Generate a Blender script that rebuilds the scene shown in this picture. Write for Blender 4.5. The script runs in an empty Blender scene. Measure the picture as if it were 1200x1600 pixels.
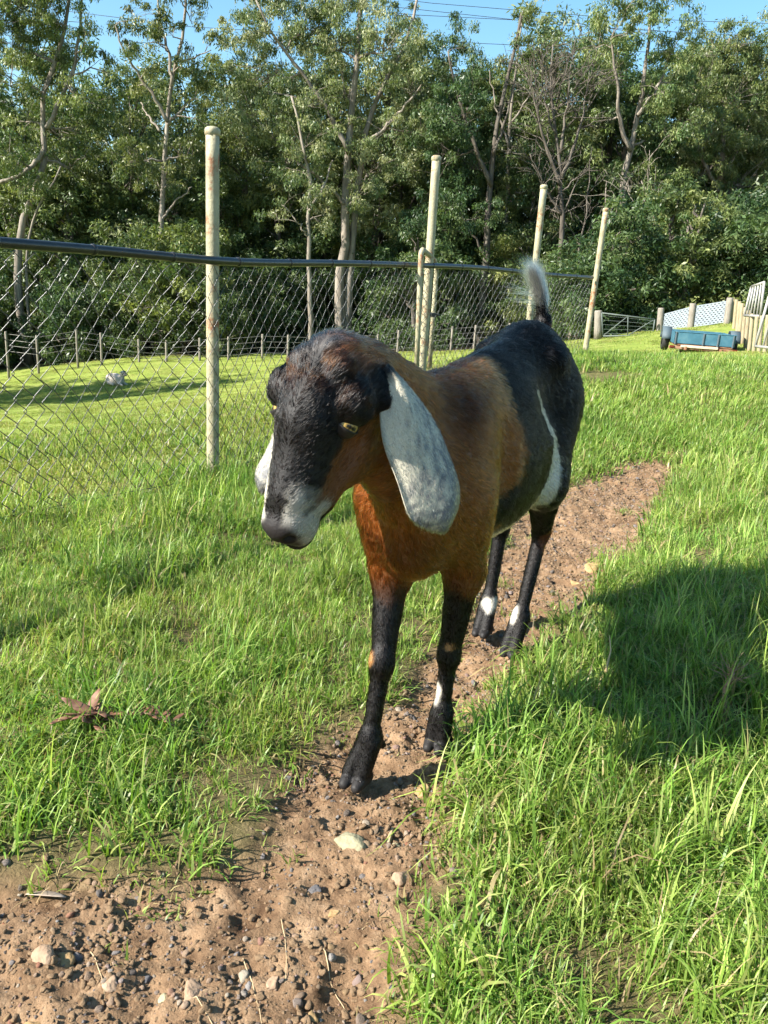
import bpy, bmesh, math, random
import numpy as np
from mathutils import Vector, Matrix

# ------------------------------------------------------------------ camera, sky, sun, exposure
scene = bpy.context.scene
F_PX, TILT, ROLL, CAM_H = 1209.0, math.radians(16.4), math.radians(3.7), 0.92
FW = np.array([0, math.cos(TILT), -math.sin(TILT)])
_U = np.array([0, math.sin(TILT), math.cos(TILT)]); _R = np.array([1.0, 0, 0])
CR = math.cos(ROLL) * _R + math.sin(ROLL) * _U
CU = -math.sin(ROLL) * _R + math.cos(ROLL) * _U
CAM = np.array([0, 0, CAM_H])
def at(x, y, Y):
    """world point on the sight line of photo pixel (x, y) at depth Y metres"""
    d = FW + CR * (x - 600) / F_PX - CU * (y - 800) / F_PX
    return CAM + d * Y / d[1]

cam_data = bpy.data.cameras.new('camera')
cam = bpy.data.objects.new('camera', cam_data)
scene.collection.objects.link(cam)
cam_data.sensor_fit = 'HORIZONTAL'; cam_data.sensor_width = 36.0
cam_data.lens = 36.0 * F_PX / 1200.0
cam_data.clip_start = 0.02; cam_data.clip_end = 2000
cam.matrix_world = Matrix(((CR[0], CU[0], -FW[0], CAM[0]), (CR[1], CU[1], -FW[1], CAM[1]),
                           (CR[2], CU[2], -FW[2], CAM[2]), (0, 0, 0, 1)))
scene.camera = cam

SUN_EL = math.radians(35.5)
SUN_H = np.array([-0.91, -0.41]); SUN_H /= np.linalg.norm(SUN_H)      # horizontal direction towards the sun
world = bpy.data.worlds.new('World'); scene.world = world; world.use_nodes = True
wn = world.node_tree; wn.nodes.clear()
sky = wn.nodes.new('ShaderNodeTexSky'); sky.sky_type = 'NISHITA'; sky.sun_disc = False
sky.sun_elevation = SUN_EL
sky.sun_rotation = math.atan2(SUN_H[0], SUN_H[1])
sky.air_density = 1.0; sky.dust_density = 0.4; sky.ozone_density = 1.0
bg = wn.nodes.new('ShaderNodeBackground'); bg.inputs[1].default_value = 0.085
wo = wn.nodes.new('ShaderNodeOutputWorld')
grade = wn.nodes.new('ShaderNodeHueSaturation'); grade.inputs['Hue'].default_value = .485; grade.inputs['Saturation'].default_value = 1.2
wn.links.new(sky.outputs[0], grade.inputs['Color']); wn.links.new(grade.outputs[0], bg.inputs[0]); wn.links.new(bg.outputs[0], wo.inputs[0])
sd = bpy.data.lights.new('sun', 'SUN'); sd.energy = 5.0; sd.angle = math.radians(0.53); sd.color = (1.0, 0.95, 0.86)
sun = bpy.data.objects.new('sun', sd); scene.collection.objects.link(sun)
_sv = Vector((SUN_H[0] * math.cos(SUN_EL), SUN_H[1] * math.cos(SUN_EL), math.sin(SUN_EL)))
sun.rotation_euler = _sv.to_track_quat('Z', 'Y').to_euler(); sun.location = (-8, -4, 9)
vs = scene.view_settings
vs.view_transform = 'Standard'; vs.look = 'None'; vs.gamma = 1.0; vs.exposure = 1.6; vs.use_curve_mapping = False
scene.cycles.max_bounces = 5; scene.cycles.transparent_max_bounces = 4
scene.cycles.use_adaptive_sampling = True; scene.cycles.adaptive_threshold = .03; scene.cycles.use_denoising = True
scene.cycles.diffuse_bounces = 3; scene.cycles.glossy_bounces = 2; scene.cycles.transmission_bounces = 3

# ------------------------------------------------------------------ helpers
COL = scene.collection
def link(o, parent=None):
    COL.objects.link(o)
    if parent is not None: o.parent = parent
    return o
def tag(o, label=None, cat=None, group=None, kind=None):
    if label: o['label'] = label
    if cat: o['category'] = cat
    if group: o['group'] = group
    if kind: o['kind'] = kind
    return o
def empty(name, loc=(0, 0, 0), rz=0.0):
    o = bpy.data.objects.new(name, None); o.empty_display_size = 0.1
    o.location = loc; o.rotation_euler = (0, 0, rz)
    return link(o)
def mesh_obj(name, verts, faces, mat, parent=None, smooth=True, colors=None, mats=None, fmat=None):
    me = bpy.data.meshes.new(name)
    verts = np.asarray(verts, np.float32).reshape(-1, 3)
    if isinstance(faces, np.ndarray):
        k = faces.shape[1]; n = len(faces)
        me.vertices.add(len(verts)); me.vertices.foreach_set('co', verts.ravel())
        me.loops.add(n * k); me.loops.foreach_set('vertex_index', faces.ravel().astype(np.int32))
        me.polygons.add(n); me.polygons.foreach_set('loop_start', np.arange(0, n * k, k, dtype=np.int32))
        me.update(calc_edges=True); me.validate()
    else:
        me.from_pydata([tuple(map(float, v)) for v in verts], [], [tuple(map(int, q)) for q in faces])
    if colors is not None:
        at_ = me.color_attributes.new('Col', 'FLOAT_COLOR', 'POINT')
        c4 = np.ones((len(verts), 4), np.float32); c4[:, :3] = colors
        at_.data.foreach_set('color', c4.ravel())
    for m in (mats or [mat]):
        if m is not None: me.materials.append(m)
    if fmat is not None: me.polygons.foreach_set('material_index', np.asarray(fmat, np.int32))
    if smooth: me.polygons.foreach_set('use_smooth', np.ones(len(me.polygons), bool))
    me.update()
    return link(bpy.data.objects.new(name, me), parent)

class MB:
    """collects boxes, tubes and lofts into one mesh"""
    def __init__(s): s.v = []; s.f = []
    def add(s, v, f):
        o = len(s.v); s.v += [tuple(map(float, q)) for q in v]; s.f += [tuple(i + o for i in q) for q in f]
    def box(s, c, size, M=None, bev=0.0):
        hx, hy, hz = (q / 2 for q in size); b = min(bev, hx * .9, hy * .9, hz * .9)
        if b > 0:
            bm = bmesh.new(); bmesh.ops.create_cube(bm, size=1)
            for v in bm.verts: v.co = (v.co.x * 2 * hx, v.co.y * 2 * hy, v.co.z * 2 * hz)
            bmesh.ops.bevel(bm, geom=list(bm.edges), offset=b, segments=1, affect='EDGES')
            bm.verts.index_update()
            v = [tuple(q.co) for q in bm.verts]; f = [[q.index for q in p.verts] for p in bm.faces]; bm.free()
        else:
            v = [(i * hx, j * hy, k * hz) for i in (-1, 1) for j in (-1, 1) for k in (-1, 1)]
            f = [(0, 1, 3, 2), (4, 6, 7, 5), (0, 4, 5, 1), (2, 3, 7, 6), (0, 2, 6, 4), (1, 5, 7, 3)]
        M = M if M is not None else np.eye(3)
        s.add([np.asarray(c) + M @ np.asarray(q) for q in v], f)
    def tube(s, pts, rad, n=8, cap=True):
        pts = np.asarray(pts, float); m = len(pts)
        rad = np.broadcast_to(np.asarray(rad, float), (m,))
        T = np.gradient(pts, axis=0); T /= np.linalg.norm(T, axis=1)[:, None] + 1e-9
        ref = np.array([0, 0, 1.0]) if abs(T[0][2]) < .9 else np.array([1.0, 0, 0])
        u = np.cross(T[0], ref); u /= np.linalg.norm(u)
        v = []
        for i in range(m):
            u = u - T[i] * (u @ T[i]); u /= np.linalg.norm(u) + 1e-9; w = np.cross(T[i], u)
            for k in range(n):
                a = 2 * math.pi * k / n
                v.append(pts[i] + rad[i] * (math.cos(a) * u + math.sin(a) * w))
        f = [(i * n + k, i * n + (k + 1) % n, (i + 1) * n + (k + 1) % n, (i + 1) * n + k) for i in range(m - 1) for k in range(n)]
        if cap: f += [tuple(range(n))[::-1], tuple((m - 1) * n + k for k in range(n))]
        s.add(v, f)
    def build(s, name, mat, parent=None, smooth=False):
        return mesh_obj(name, s.v, s.f, mat, parent, smooth)

def rotz(a): c, s_ = math.cos(a), math.sin(a); return np.array([[c, -s_, 0], [s_, c, 0], [0, 0, 1.0]])

class N:
    """tiny node-tree helper"""
    def __init__(s, mat): s.t = mat.node_tree; s.n = s.t.nodes; s.l = s.t.links
    def new(s, typ, **kw):
        n = s.n.new(typ)
        for k, v in kw.items():
            if k.startswith('_'): setattr(n, k[1:], v)
        return n
    def link(s, a, b): s.l.new(a, b)
def material(name, base=(.5, .5, .5), rough=.6, metal=0.0, spec=0.5):
    m = bpy.data.materials.new(name); m.use_nodes = True
    p = m.node_tree.nodes['Principled BSDF']
    p.inputs['Base Color'].default_value = (*base, 1); p.inputs['Roughness'].default_value = rough
    p.inputs['Metallic'].default_value = metal
    p.inputs['Specular IOR Level'].default_value = spec
    return m, N(m), p
def noise_mix(h, p, cols, scale=5.0, detail=6.0, rough=.6, coord='Object', stops=None, bump=0.0, bump_scale=None, stretch=None):
    """colour ramp driven by noise into the base colour, optional bump"""
    tc = h.n.new('ShaderNodeTexCoord'); src = tc.outputs[coord]
    if stretch:
        mp = h.n.new('ShaderNodeMapping'); mp.inputs['Scale'].default_value = stretch; h.link(src, mp.inputs[0]); src = mp.outputs[0]
    nz = h.n.new('ShaderNodeTexNoise'); nz.inputs['Scale'].default_value = scale; nz.inputs['Detail'].default_value = detail
    nz.inputs['Roughness'].default_value = rough; h.link(src, nz.inputs['Vector'])
    cr = h.n.new('ShaderNodeValToRGB'); el = cr.color_ramp.elements
    stops = stops or [.3 + .4 * i / (len(cols) - 1) for i in range(len(cols))]
    while len(el) < len(cols): el.new(.5)
    for e, c, q in zip(el, cols, stops): e.position = q; e.color = (*c, 1)
    h.link(nz.outputs[0], cr.inputs[0]); h.link(cr.outputs[0], p.inputs['Base Color'])
    if bump:
        nb = h.n.new('ShaderNodeTexNoise'); nb.inputs['Scale'].default_value = bump_scale or scale * 6; nb.inputs['Detail'].default_value = 4
        h.link(src, nb.inputs['Vector'])
        bp = h.n.new('ShaderNodeBump'); bp.inputs['Strength'].default_value = bump; bp.inputs['Distance'].default_value = .01
        h.link(nb.outputs[0], bp.inputs['Height']); h.link(bp.outputs[0], p.inputs['Normal'])
    return cr

def vnoise(P, scale, seed=0, octaves=3):
    """smooth value noise in -1..1 for N x 3 points"""
    P = np.asarray(P, np.float64) * scale; out = np.zeros(len(P)); amp, tot = 1.0, 0.0
    for o in range(octaves):
        i = np.floor(P).astype(np.int64); f = P - i; f = f * f * (3 - 2 * f); acc = 0
        for dx in (0, 1):
            for dy in (0, 1):
                for dz in (0, 1):
                    h = (i[:, 0] + dx) * 374761393 + (i[:, 1] + dy) * 668265263 + (i[:, 2] + dz) * 2147483647 + (seed + o * 17) * 1274126177
                    h = (h ^ (h >> 13)) * 1274126177; h = h ^ (h >> 16)
                    w = (f[:, 0] if dx else 1 - f[:, 0]) * (f[:, 1] if dy else 1 - f[:, 1]) * (f[:, 2] if dz else 1 - f[:, 2])
                    acc = acc + w * ((h & 0xffff) / 32767.5 - 1)
        out += amp * acc; tot += amp; amp *= .5; P = P * 2.03 + 11.3
    return out / tot
def sstep(a, b, x): t = np.clip((x - a) / (b - a), 0, 1); return t * t * (3 - 2 * t)

# ------------------------------------------------------------------ terrain
def _ctrl():
    c = [(-.44, .74, .0), (.56, .81, .03), (0, 1.3, 0), (.15, 1.42, 0), (.36, 1.9, 0), (.3, 2.0, 0), (1.3, 3.9, .03), (-.7, 1.5, .02), (-1.3, 2.69, .0),
         (.9, 1.2, .05), (1.1, 2.2, .06), (2.0, 2.5, .10), (-2.0, 1.0, .0), (2, 0, .05), (0, 0, 0), (-2, -2, 0), (2, -2, .05), (-.6, 2.6, -.01)]
    for px, py, Y in ((333, 752, 3.6), (660, 592, 5.6), (822, 556, 7.0), (912, 556, 8.0), (0, 812, 2.69), (1100, 566, 9.5), (1190, 564, 9.5), (1000, 560, 10.5),
                      (200, 700, 9), (40, 705, 9), (200, 650, 16), (420, 632, 16), (300, 622, 21), (620, 585, 15), (180, 602, 32), (10, 592, 36), (120, 574, 36.5), (217, 566, 37), (410, 559, 38),
                      (600, 551, 39), (750, 546, 39), (860, 535, 32), (960, 528, 28), (1040, 522, 26), (1145, 505, 27), (1090, 552, 19), (1190, 552, 15), (1240, 560, 12)):
        c.append(tuple(at(px, py, Y)))
    c += [(-40, 30, -5.5), (-30, 10, -2.5), (-40, 60, -6), (0, 60, -3.2), (30, 60, .5), (60, 40, 1.5), (30, 20, .6), (-60, 110, -6), (60, 110, 1), (-30, -20, -1), (30, -20, .5), (10, 3, .4), (-10, 3, -.7)]
    return np.array(c)
_TC = _ctrl()
def _tps(r2): return np.where(r2 > 0, .5 * r2 * np.log(np.maximum(r2, 1e-12)), 0)
def _fit():
    X = _TC[:, :2] / 10; n = len(X); K = _tps(((X[:, None] - X[None]) ** 2).sum(-1)) + np.eye(n) * 2e-4
    Pm = np.hstack([np.ones((n, 1)), X]); A = np.block([[K, Pm], [Pm.T, np.zeros((3, 3))]])
    return X, np.linalg.solve(A, np.concatenate([_TC[:, 2], np.zeros(3)]))
_TX, _TW = _fit()
def ground_z(x, y):
    x = np.atleast_1d(np.asarray(x, float)); y = np.atleast_1d(np.asarray(y, float)); out = np.zeros(len(x))
    for i in range(0, len(x), 20000):
        q = np.stack([x[i:i + 20000], y[i:i + 20000]], 1) / 10
        out[i:i + 20000] = _tps(((q[:, None] - _TX[None]) ** 2).sum(-1)) @ _TW[:-3] + _TW[-3] + q @ _TW[-2:]
    return out
def gz(x, y): return float(ground_z([x], [y])[0])
def at0(x, y, z=0.0):
    d = FW + CR * (x - 600) / F_PX - CU * (y - 800) / F_PX
    return (CAM + d * (z - CAM_H) / d[2])[:2]
PATH = np.array([at0(*q) for q in ((-500, 1420), (-100, 1395), (0, 1385), (120, 1372), (260, 1385), (400, 1325), (450, 1255), (465, 1195), (555, 1150), (640, 1090), (700, 1000),
    (735, 935), (765, 865), (806, 802), (870, 775), (928, 745), (1040, 730), (1055, 765), (1000, 830), (965, 880), (905, 945), (850, 1000), (790, 1050), (725, 1120), (712, 1200),
    (705, 1280), (655, 1400), (615, 1500), (610, 1600), (600, 1900), (550, 2600), (-600, 2600))])
def path_sd(x, y):
    """signed distance to the bare-earth path outline, negative inside"""
    P = np.stack([np.asarray(x, float), np.asarray(y, float)], 1); d2 = np.full(len(P), 1e9); ins = np.zeros(len(P), bool); n = len(PATH)
    for i in range(n):
        a, b = PATH[i], PATH[(i + 1) % n]; e = b - a; t = np.clip(((P - a) @ e) / (e @ e), 0, 1)
        d2 = np.minimum(d2, ((P - a - t[:, None] * e) ** 2).sum(1))
        c = (a[1] > P[:, 1]) != (b[1] > P[:, 1])
        with np.errstate(divide='ignore', invalid='ignore'): ins ^= c & (P[:, 0] < (b[0] - a[0]) * (P[:, 1] - a[1]) / (b[1] - a[1]) + a[0])
    return np.sqrt(d2) * np.where(ins, -1, 1)
def path_mask(x, y):
    P3 = np.stack([x, y, 0 * np.asarray(x)], 1); near = np.abs(np.asarray(y) - 2) < 3.5
    out = np.zeros(len(P3)); q = P3[near]
    if len(q): out[near] = sstep(.06, -.03, path_sd(q[:, 0], q[:, 1]) + .035 * vnoise(q, 9, 2, 3))
    return out

def ground_material():
    m, h, p = material('ground_earth_and_turf', rough=.95, spec=.15)
    pm = h.n.new('ShaderNodeAttribute'); pm.attribute_name = 'path'
    geo = h.n.new('ShaderNodeNewGeometry')
    def nz(scale, detail=6, rough=.6):
        n = h.n.new('ShaderNodeTexNoise'); n.inputs['Scale'].default_value = scale; n.inputs['Detail'].default_value = detail; n.inputs['Roughness'].default_value = rough
        h.link(geo.outputs['Position'], n.inputs['Vector']); return n
    def ramp(src, cols, st):
        c = h.n.new('ShaderNodeValToRGB'); el = c.color_ramp.elements
        while len(el) < len(cols): el.new(.5)
        for e, q, s_ in zip(el, cols, st): e.position = s_; e.color = (*q, 1)
        h.link(src, c.inputs[0]); return c
    soil = ramp(nz(14, 10, .72).outputs[0], [(.085, .048, .026), (.22, .137, .077), (.37, .253, .155)], [.34, .52, .70])
    turf = ramp(nz(1.3, 8, .7).outputs[0], [(.145, .195, .034), (.20, .25, .05), (.26, .275, .08)], [.32, .5, .68])
    fine = ramp(nz(9, 6, .75).outputs[0], [(.55, .6, .5), (1, 1, 1), (1.25, 1.15, 1.0)], [.33, .5, .66])
    mul = h.n.new('ShaderNodeMix'); mul.data_type = 'RGBA'; mul.blend_type = 'MULTIPLY'; mul.inputs[0].default_value = 1
    h.link(turf.outputs[0], mul.inputs[6]); h.link(fine.outputs[0], mul.inputs[7])
    th = ramp(nz(30, 8, .75).outputs[0], [(.05, .036, .018), (.10, .085, .035), (.20, .15, .075)], [.33, .5, .68])
    fa = h.n.new('ShaderNodeAttribute'); fa.attribute_name = 'far'; m0 = h.n.new('ShaderNodeMix'); m0.data_type = 'RGBA'
    h.link(fa.outputs['Fac'], m0.inputs[0]); h.link(th.outputs[0], m0.inputs[6]); h.link(mul.outputs[2], m0.inputs[7])
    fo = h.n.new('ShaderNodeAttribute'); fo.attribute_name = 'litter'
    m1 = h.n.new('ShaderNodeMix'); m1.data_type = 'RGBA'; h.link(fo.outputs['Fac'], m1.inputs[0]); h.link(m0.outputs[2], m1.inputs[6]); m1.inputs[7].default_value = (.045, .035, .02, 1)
    mx = h.n.new('ShaderNodeMix'); mx.data_type = 'RGBA'
    h.link(pm.outputs['Fac'], mx.inputs[0]); h.link(m1.outputs[2], mx.inputs[6]); h.link(soil.outputs[0], mx.inputs[7]); h.link(mx.outputs[2], p.inputs['Base Color'])
    b1 = h.n.new('ShaderNodeBump'); b1.inputs['Strength'].default_value = .9; b1.inputs['Distance'].default_value = .006
    h.link(nz(160, 5, .7).outputs[0], b1.inputs['Height']); h.link(b1.outputs[0], p.inputs['Normal'])
    return m
def build_ground():
    def axis(segs):
        out = []
        for a, b, n in segs: out += list(np.linspace(a, b, n, endpoint=False))
        return np.array(out + [segs[-1][1]])
    xs = axis([(-400, -60, 8), (-60, -12, 24), (-12, -3, 36), (-3, -.9, 40), (-.9, 1.7, 300), (1.7, 4, 40), (4, 14, 36), (14, 60, 24), (60, 400, 8)])
    ys = axis([(-60, -4, 12), (-4, .3, 14), (.3, .55, 16), (.55, 2.4, 250), (2.4, 4.2, 110), (4.2, 10, 70), (10, 45, 90), (45, 120, 30), (120, 500, 8)])
    X, Y = np.meshgrid(xs, ys, indexing='ij'); x = X.ravel(); y = Y.ravel()
    z = ground_z(np.clip(x, -70, 70), np.clip(y, -20, 115)); P3 = np.stack([x, y, 0 * x], 1)
    pm = path_mask(x, y); nr = (np.abs(x) < 4) & (y > -1) & (y < 6); q = P3[nr]
    z[nr] += vnoise(q, 5, 6, 2) * .012 + pm[nr] * (vnoise(q, 18, 12, 3) * .020 + vnoise(q, 60, 14, 2) * .010 - .022)
    z += vnoise(P3, .6, 41, 2) * .04 * sstep(4, 9, y)
    V = np.stack([x, y, z], 1); nx, ny = len(xs), len(ys)
    i, j = np.meshgrid(np.arange(nx - 1), np.arange(ny - 1), indexing='ij'); a = (i * ny + j).ravel()
    Fq = np.stack([a, a + ny, a + ny + 1, a + 1], 1)
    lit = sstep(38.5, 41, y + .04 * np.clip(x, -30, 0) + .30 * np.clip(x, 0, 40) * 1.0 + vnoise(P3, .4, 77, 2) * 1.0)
    mat = ground_material()
    fm = pm[Fq].mean(1) > .5
    for name, sel in (('ground', ~fm), ('dirt_path', fm)):
        F2 = Fq[sel]; u, inv = np.unique(F2, return_inverse=True)
        o = mesh_obj(name, V[u], inv.reshape(-1, 4), mat); o['kind'] = 'structure'
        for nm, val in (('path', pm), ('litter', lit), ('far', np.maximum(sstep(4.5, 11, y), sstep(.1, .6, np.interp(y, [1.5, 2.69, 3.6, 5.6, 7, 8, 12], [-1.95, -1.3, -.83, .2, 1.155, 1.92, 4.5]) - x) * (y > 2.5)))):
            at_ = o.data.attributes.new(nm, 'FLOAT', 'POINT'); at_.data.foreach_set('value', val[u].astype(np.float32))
        o['label'] = {'ground': 'grassy ground sloping down to a mown meadow', 'dirt_path': 'narrow bare earth path with gravel through the grass'}[name]
    global _GT
    _GT = (xs, ys, z.reshape(nx, ny))
def surf_z(x, y):
    """height of the built ground sheet"""
    xs, ys, Z = _GT; i = np.clip(np.searchsorted(xs, x) - 1, 0, len(xs) - 2); j = np.clip(np.searchsorted(ys, y) - 1, 0, len(ys) - 2)
    u = (x - xs[i]) / (xs[i + 1] - xs[i]); v = (y - ys[j]) / (ys[j + 1] - ys[j])
    return Z[i, j] * (1 - u) * (1 - v) + Z[i + 1, j] * u * (1 - v) + Z[i, j + 1] * (1 - u) * v + Z[i + 1, j + 1] * u * v
build_ground()

# ------------------------------------------------------------------ scatter by geometry nodes (grass, gravel)
def scatter(name, pts, rot, scl, idx, protos, label):
    """one object: points that carry instances of small prototype meshes"""
    me = bpy.data.meshes.new(name); me.vertices.add(len(pts)); me.vertices.foreach_set('co', np.asarray(pts, np.float32).ravel())
    for nm, typ, val, key in (('rot', 'FLOAT_VECTOR', rot, 'vector'), ('scl', 'FLOAT_VECTOR', scl, 'vector'), ('pick', 'INT', idx, 'value')):
        a = me.attributes.new(nm, typ, 'POINT'); a.data.foreach_set(key, np.asarray(val, np.int32 if typ == 'INT' else np.float32).ravel())
    o = link(bpy.data.objects.new(name, me)); tag(o, label, kind='stuff')
    g = bpy.data.node_groups.new(name + '_nodes', 'GeometryNodeTree')
    g.interface.new_socket('Geometry', in_out='INPUT', socket_type='NodeSocketGeometry'); g.interface.new_socket('Geometry', in_out='OUTPUT', socket_type='NodeSocketGeometry')
    gi = g.nodes.new('NodeGroupInput'); go = g.nodes.new('NodeGroupOutput'); m2p = g.nodes.new('GeometryNodeMeshToPoints'); iop = g.nodes.new('GeometryNodeInstanceOnPoints')
    ci = g.nodes.new('GeometryNodeCollectionInfo'); ci.inputs['Separate Children'].default_value = True; ci.inputs['Reset Children'].default_value = True
    col = bpy.data.collections.new(name + '_kinds')
    for q in protos: col.objects.link(q)
    ci.inputs['Collection'].default_value = col
    def named(nm, typ):
        n = g.nodes.new('GeometryNodeInputNamedAttribute'); n.data_type = typ; n.inputs['Name'].default_value = nm; return n.outputs['Attribute']
    g.links.new(gi.outputs[0], m2p.inputs[0]); g.links.new(m2p.outputs[0], iop.inputs['Points']); g.links.new(ci.outputs[0], iop.inputs['Instance'])
    iop.inputs['Pick Instance'].default_value = True; g.links.new(named('pick', 'INT'), iop.inputs['Instance Index'])
    e2r = g.nodes.new('FunctionNodeEulerToRotation'); g.links.new(named('rot', 'FLOAT_VECTOR'), e2r.inputs[0]); g.links.new(e2r.outputs[0], iop.inputs['Rotation'])
    g.links.new(named('scl', 'FLOAT_VECTOR'), iop.inputs['Scale']); g.links.new(iop.outputs[0], go.inputs[0])
    md = o.modifiers.new('scatter', 'NODES'); md.node_group = g
    return o
def proto(name, V, Fq, mat, colors=None, smooth=True):
    o = mesh_obj(name, V, Fq, mat, None, smooth, colors); COL.objects.unlink(o); return o

def leafy_material(name, tint=(1, 1, 1), trans=.45, rough=.5, spec=.25, var=.35, noise=None):
    m = bpy.data.materials.new(name); m.use_nodes = True; nt = m.node_tree; nt.nodes.clear(); n = nt.nodes; l = nt.links
    a = n.new('ShaderNodeAttribute'); a.attribute_name = 'Col'
    oi = n.new('ShaderNodeObjectInfo'); hs = n.new('ShaderNodeHueSaturation')
    mr = n.new('ShaderNodeMapRange'); mr.inputs[3].default_value = 1 - var; mr.inputs[4].default_value = 1 + var; l.new(oi.outputs['Random'], mr.inputs[0]); l.new(mr.outputs[0], hs.inputs['Value'])
    mr2 = n.new('ShaderNodeMapRange'); mr2.inputs[3].default_value = .485; mr2.inputs[4].default_value = .512
    ma = n.new('ShaderNodeMath'); ma.operation = 'FRACT'; mm = n.new('ShaderNodeMath'); mm.operation = 'MULTIPLY'; mm.inputs[1].default_value = 7.31
    l.new(oi.outputs['Random'], mm.inputs[0]); l.new(mm.outputs[0], ma.inputs[0]); l.new(ma.outputs[0], mr2.inputs[0]); l.new(mr2.outputs[0], hs.inputs['Hue'])
    l.new(a.outputs['Color'], hs.inputs['Color']); src = hs.outputs[0]
    if noise:
        ge = n.new('ShaderNodeNewGeometry'); tz = n.new('ShaderNodeTexNoise'); tz.inputs['Scale'].default_value = noise[0]; tz.inputs['Detail'].default_value = 4; l.new(ge.outputs['Position'], tz.inputs['Vector'])
        cr = n.new('ShaderNodeValToRGB'); cr.color_ramp.elements[0].position = .35; cr.color_ramp.elements[1].position = .65
        cr.color_ramp.elements[0].color = (*noise[1], 1); cr.color_ramp.elements[1].color = (*noise[2], 1); l.new(tz.outputs[0], cr.inputs[0])
        mu = n.new('ShaderNodeMix'); mu.data_type = 'RGBA'; mu.blend_type = 'MULTIPLY'; mu.inputs[0].default_value = 1; l.new(src, mu.inputs[6]); l.new(cr.outputs[0], mu.inputs[7]); src = mu.outputs[2]
    p = n.new('ShaderNodeBsdfPrincipled'); p.inputs['Roughness'].default_value = rough; p.inputs['Specular IOR Level'].default_value = spec; l.new(src, p.inputs['Base Color'])
    tr = n.new('ShaderNodeBsdfTranslucent'); tm = n.new('ShaderNodeMix'); tm.data_type = 'RGBA'; tm.blend_type = 'MULTIPLY'; tm.inputs[0].default_value = 1
    tm.inputs[7].default_value = (1.15 * tint[0], 1.25 * tint[1], .55 * tint[2], 1); l.new(src, tm.inputs[6]); l.new(tm.outputs[2], tr.inputs[0])
    mx = n.new('ShaderNodeMixShader'); mx.inputs[0].default_value = trans; o = n.new('ShaderNodeOutputMaterial')
    l.new(p.outputs[0], mx.inputs[1]); l.new(tr.outputs[0], mx.inputs[2]); l.new(mx.outputs[0], o.inputs[0])
    return m

def patch(rng, R, nb, hmin, hmax, wid, lean, seg, dry, pal, ntuft=9):
    """a disc of turf: blades gathered in tufts of different height, vectorised"""
    tc = rng.normal(size=(ntuft, 2)) * R * .55; th_ = rng.uniform(.6, 1.25, ntuft); td = rng.uniform(0, 6.283, ntuft); k = rng.integers(ntuft, size=nb)
    r = R * np.sqrt(rng.random(nb)); a = rng.uniform(0, 6.283, nb); P = np.stack([r * np.cos(a), r * np.sin(a)], 1); g = rng.random(nb) < .6
    P[g] = tc[k[g]] + rng.normal(size=(g.sum(), 2)) * R * .16
    L = rng.uniform(hmin, hmax, nb) * np.where(g, th_[k], .75); ln = np.abs(rng.normal(0, lean, nb)) + .10
    yaw = np.where(rng.random(nb) < .5, td[k] + rng.normal(0, .7, nb), rng.uniform(0, 6.283, nb)); w = wid * rng.uniform(.55, 1.3, nb); tw = rng.normal(0, .6, nb)
    pal = np.array(pal); col = pal[rng.integers(len(pal), size=nb)] * rng.uniform(.75, 1.2, nb)[:, None]; isd = rng.random(nb) < dry
    col[isd] = np.array([.40, .32, .16]) * rng.uniform(.55, 1.1, isd.sum())[:, None]
    d = np.stack([np.cos(yaw), np.sin(yaw)], 1); sd_ = np.stack([-d[:, 1], d[:, 0]], 1); xy = P.copy(); z = np.full(nb, -.012); ang = ln * .4; st = L / seg; V = np.zeros((nb, 2 * seg + 1, 3)); C = np.zeros((nb, 2 * seg + 1, 3))
    for i in range(seg + 1):
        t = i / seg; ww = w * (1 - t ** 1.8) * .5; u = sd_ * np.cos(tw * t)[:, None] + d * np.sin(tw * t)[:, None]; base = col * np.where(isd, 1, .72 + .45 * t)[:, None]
        if i < seg:
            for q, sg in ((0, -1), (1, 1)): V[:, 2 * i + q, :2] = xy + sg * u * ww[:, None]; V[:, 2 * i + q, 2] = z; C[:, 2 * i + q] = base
        else: V[:, -1, :2] = xy; V[:, -1, 2] = z; C[:, -1] = base
        xy = xy + d * (np.sin(ang) * st)[:, None]; z = z + np.cos(ang) * st; ang = np.minimum(ang + ln * .6 * (2 * t + .5), 1.95)
    V[:, :, 2] = np.maximum(V[:, :, 2], -.012 + .004); nv = 2 * seg + 1; o = np.arange(nb)[:, None] * nv
    q = np.concatenate([o + np.array([[2 * i, 2 * i + 1, 2 * i + 3]]) for i in range(seg - 1)] + [o + np.array([[2 * i, 2 * i + 3, 2 * i + 2]]) for i in range(seg - 1)] + [o + np.array([[2 * seg - 2, 2 * seg - 1, 2 * seg]])])
    return V.reshape(-1, 3), q, C.reshape(-1, 3)
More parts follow.
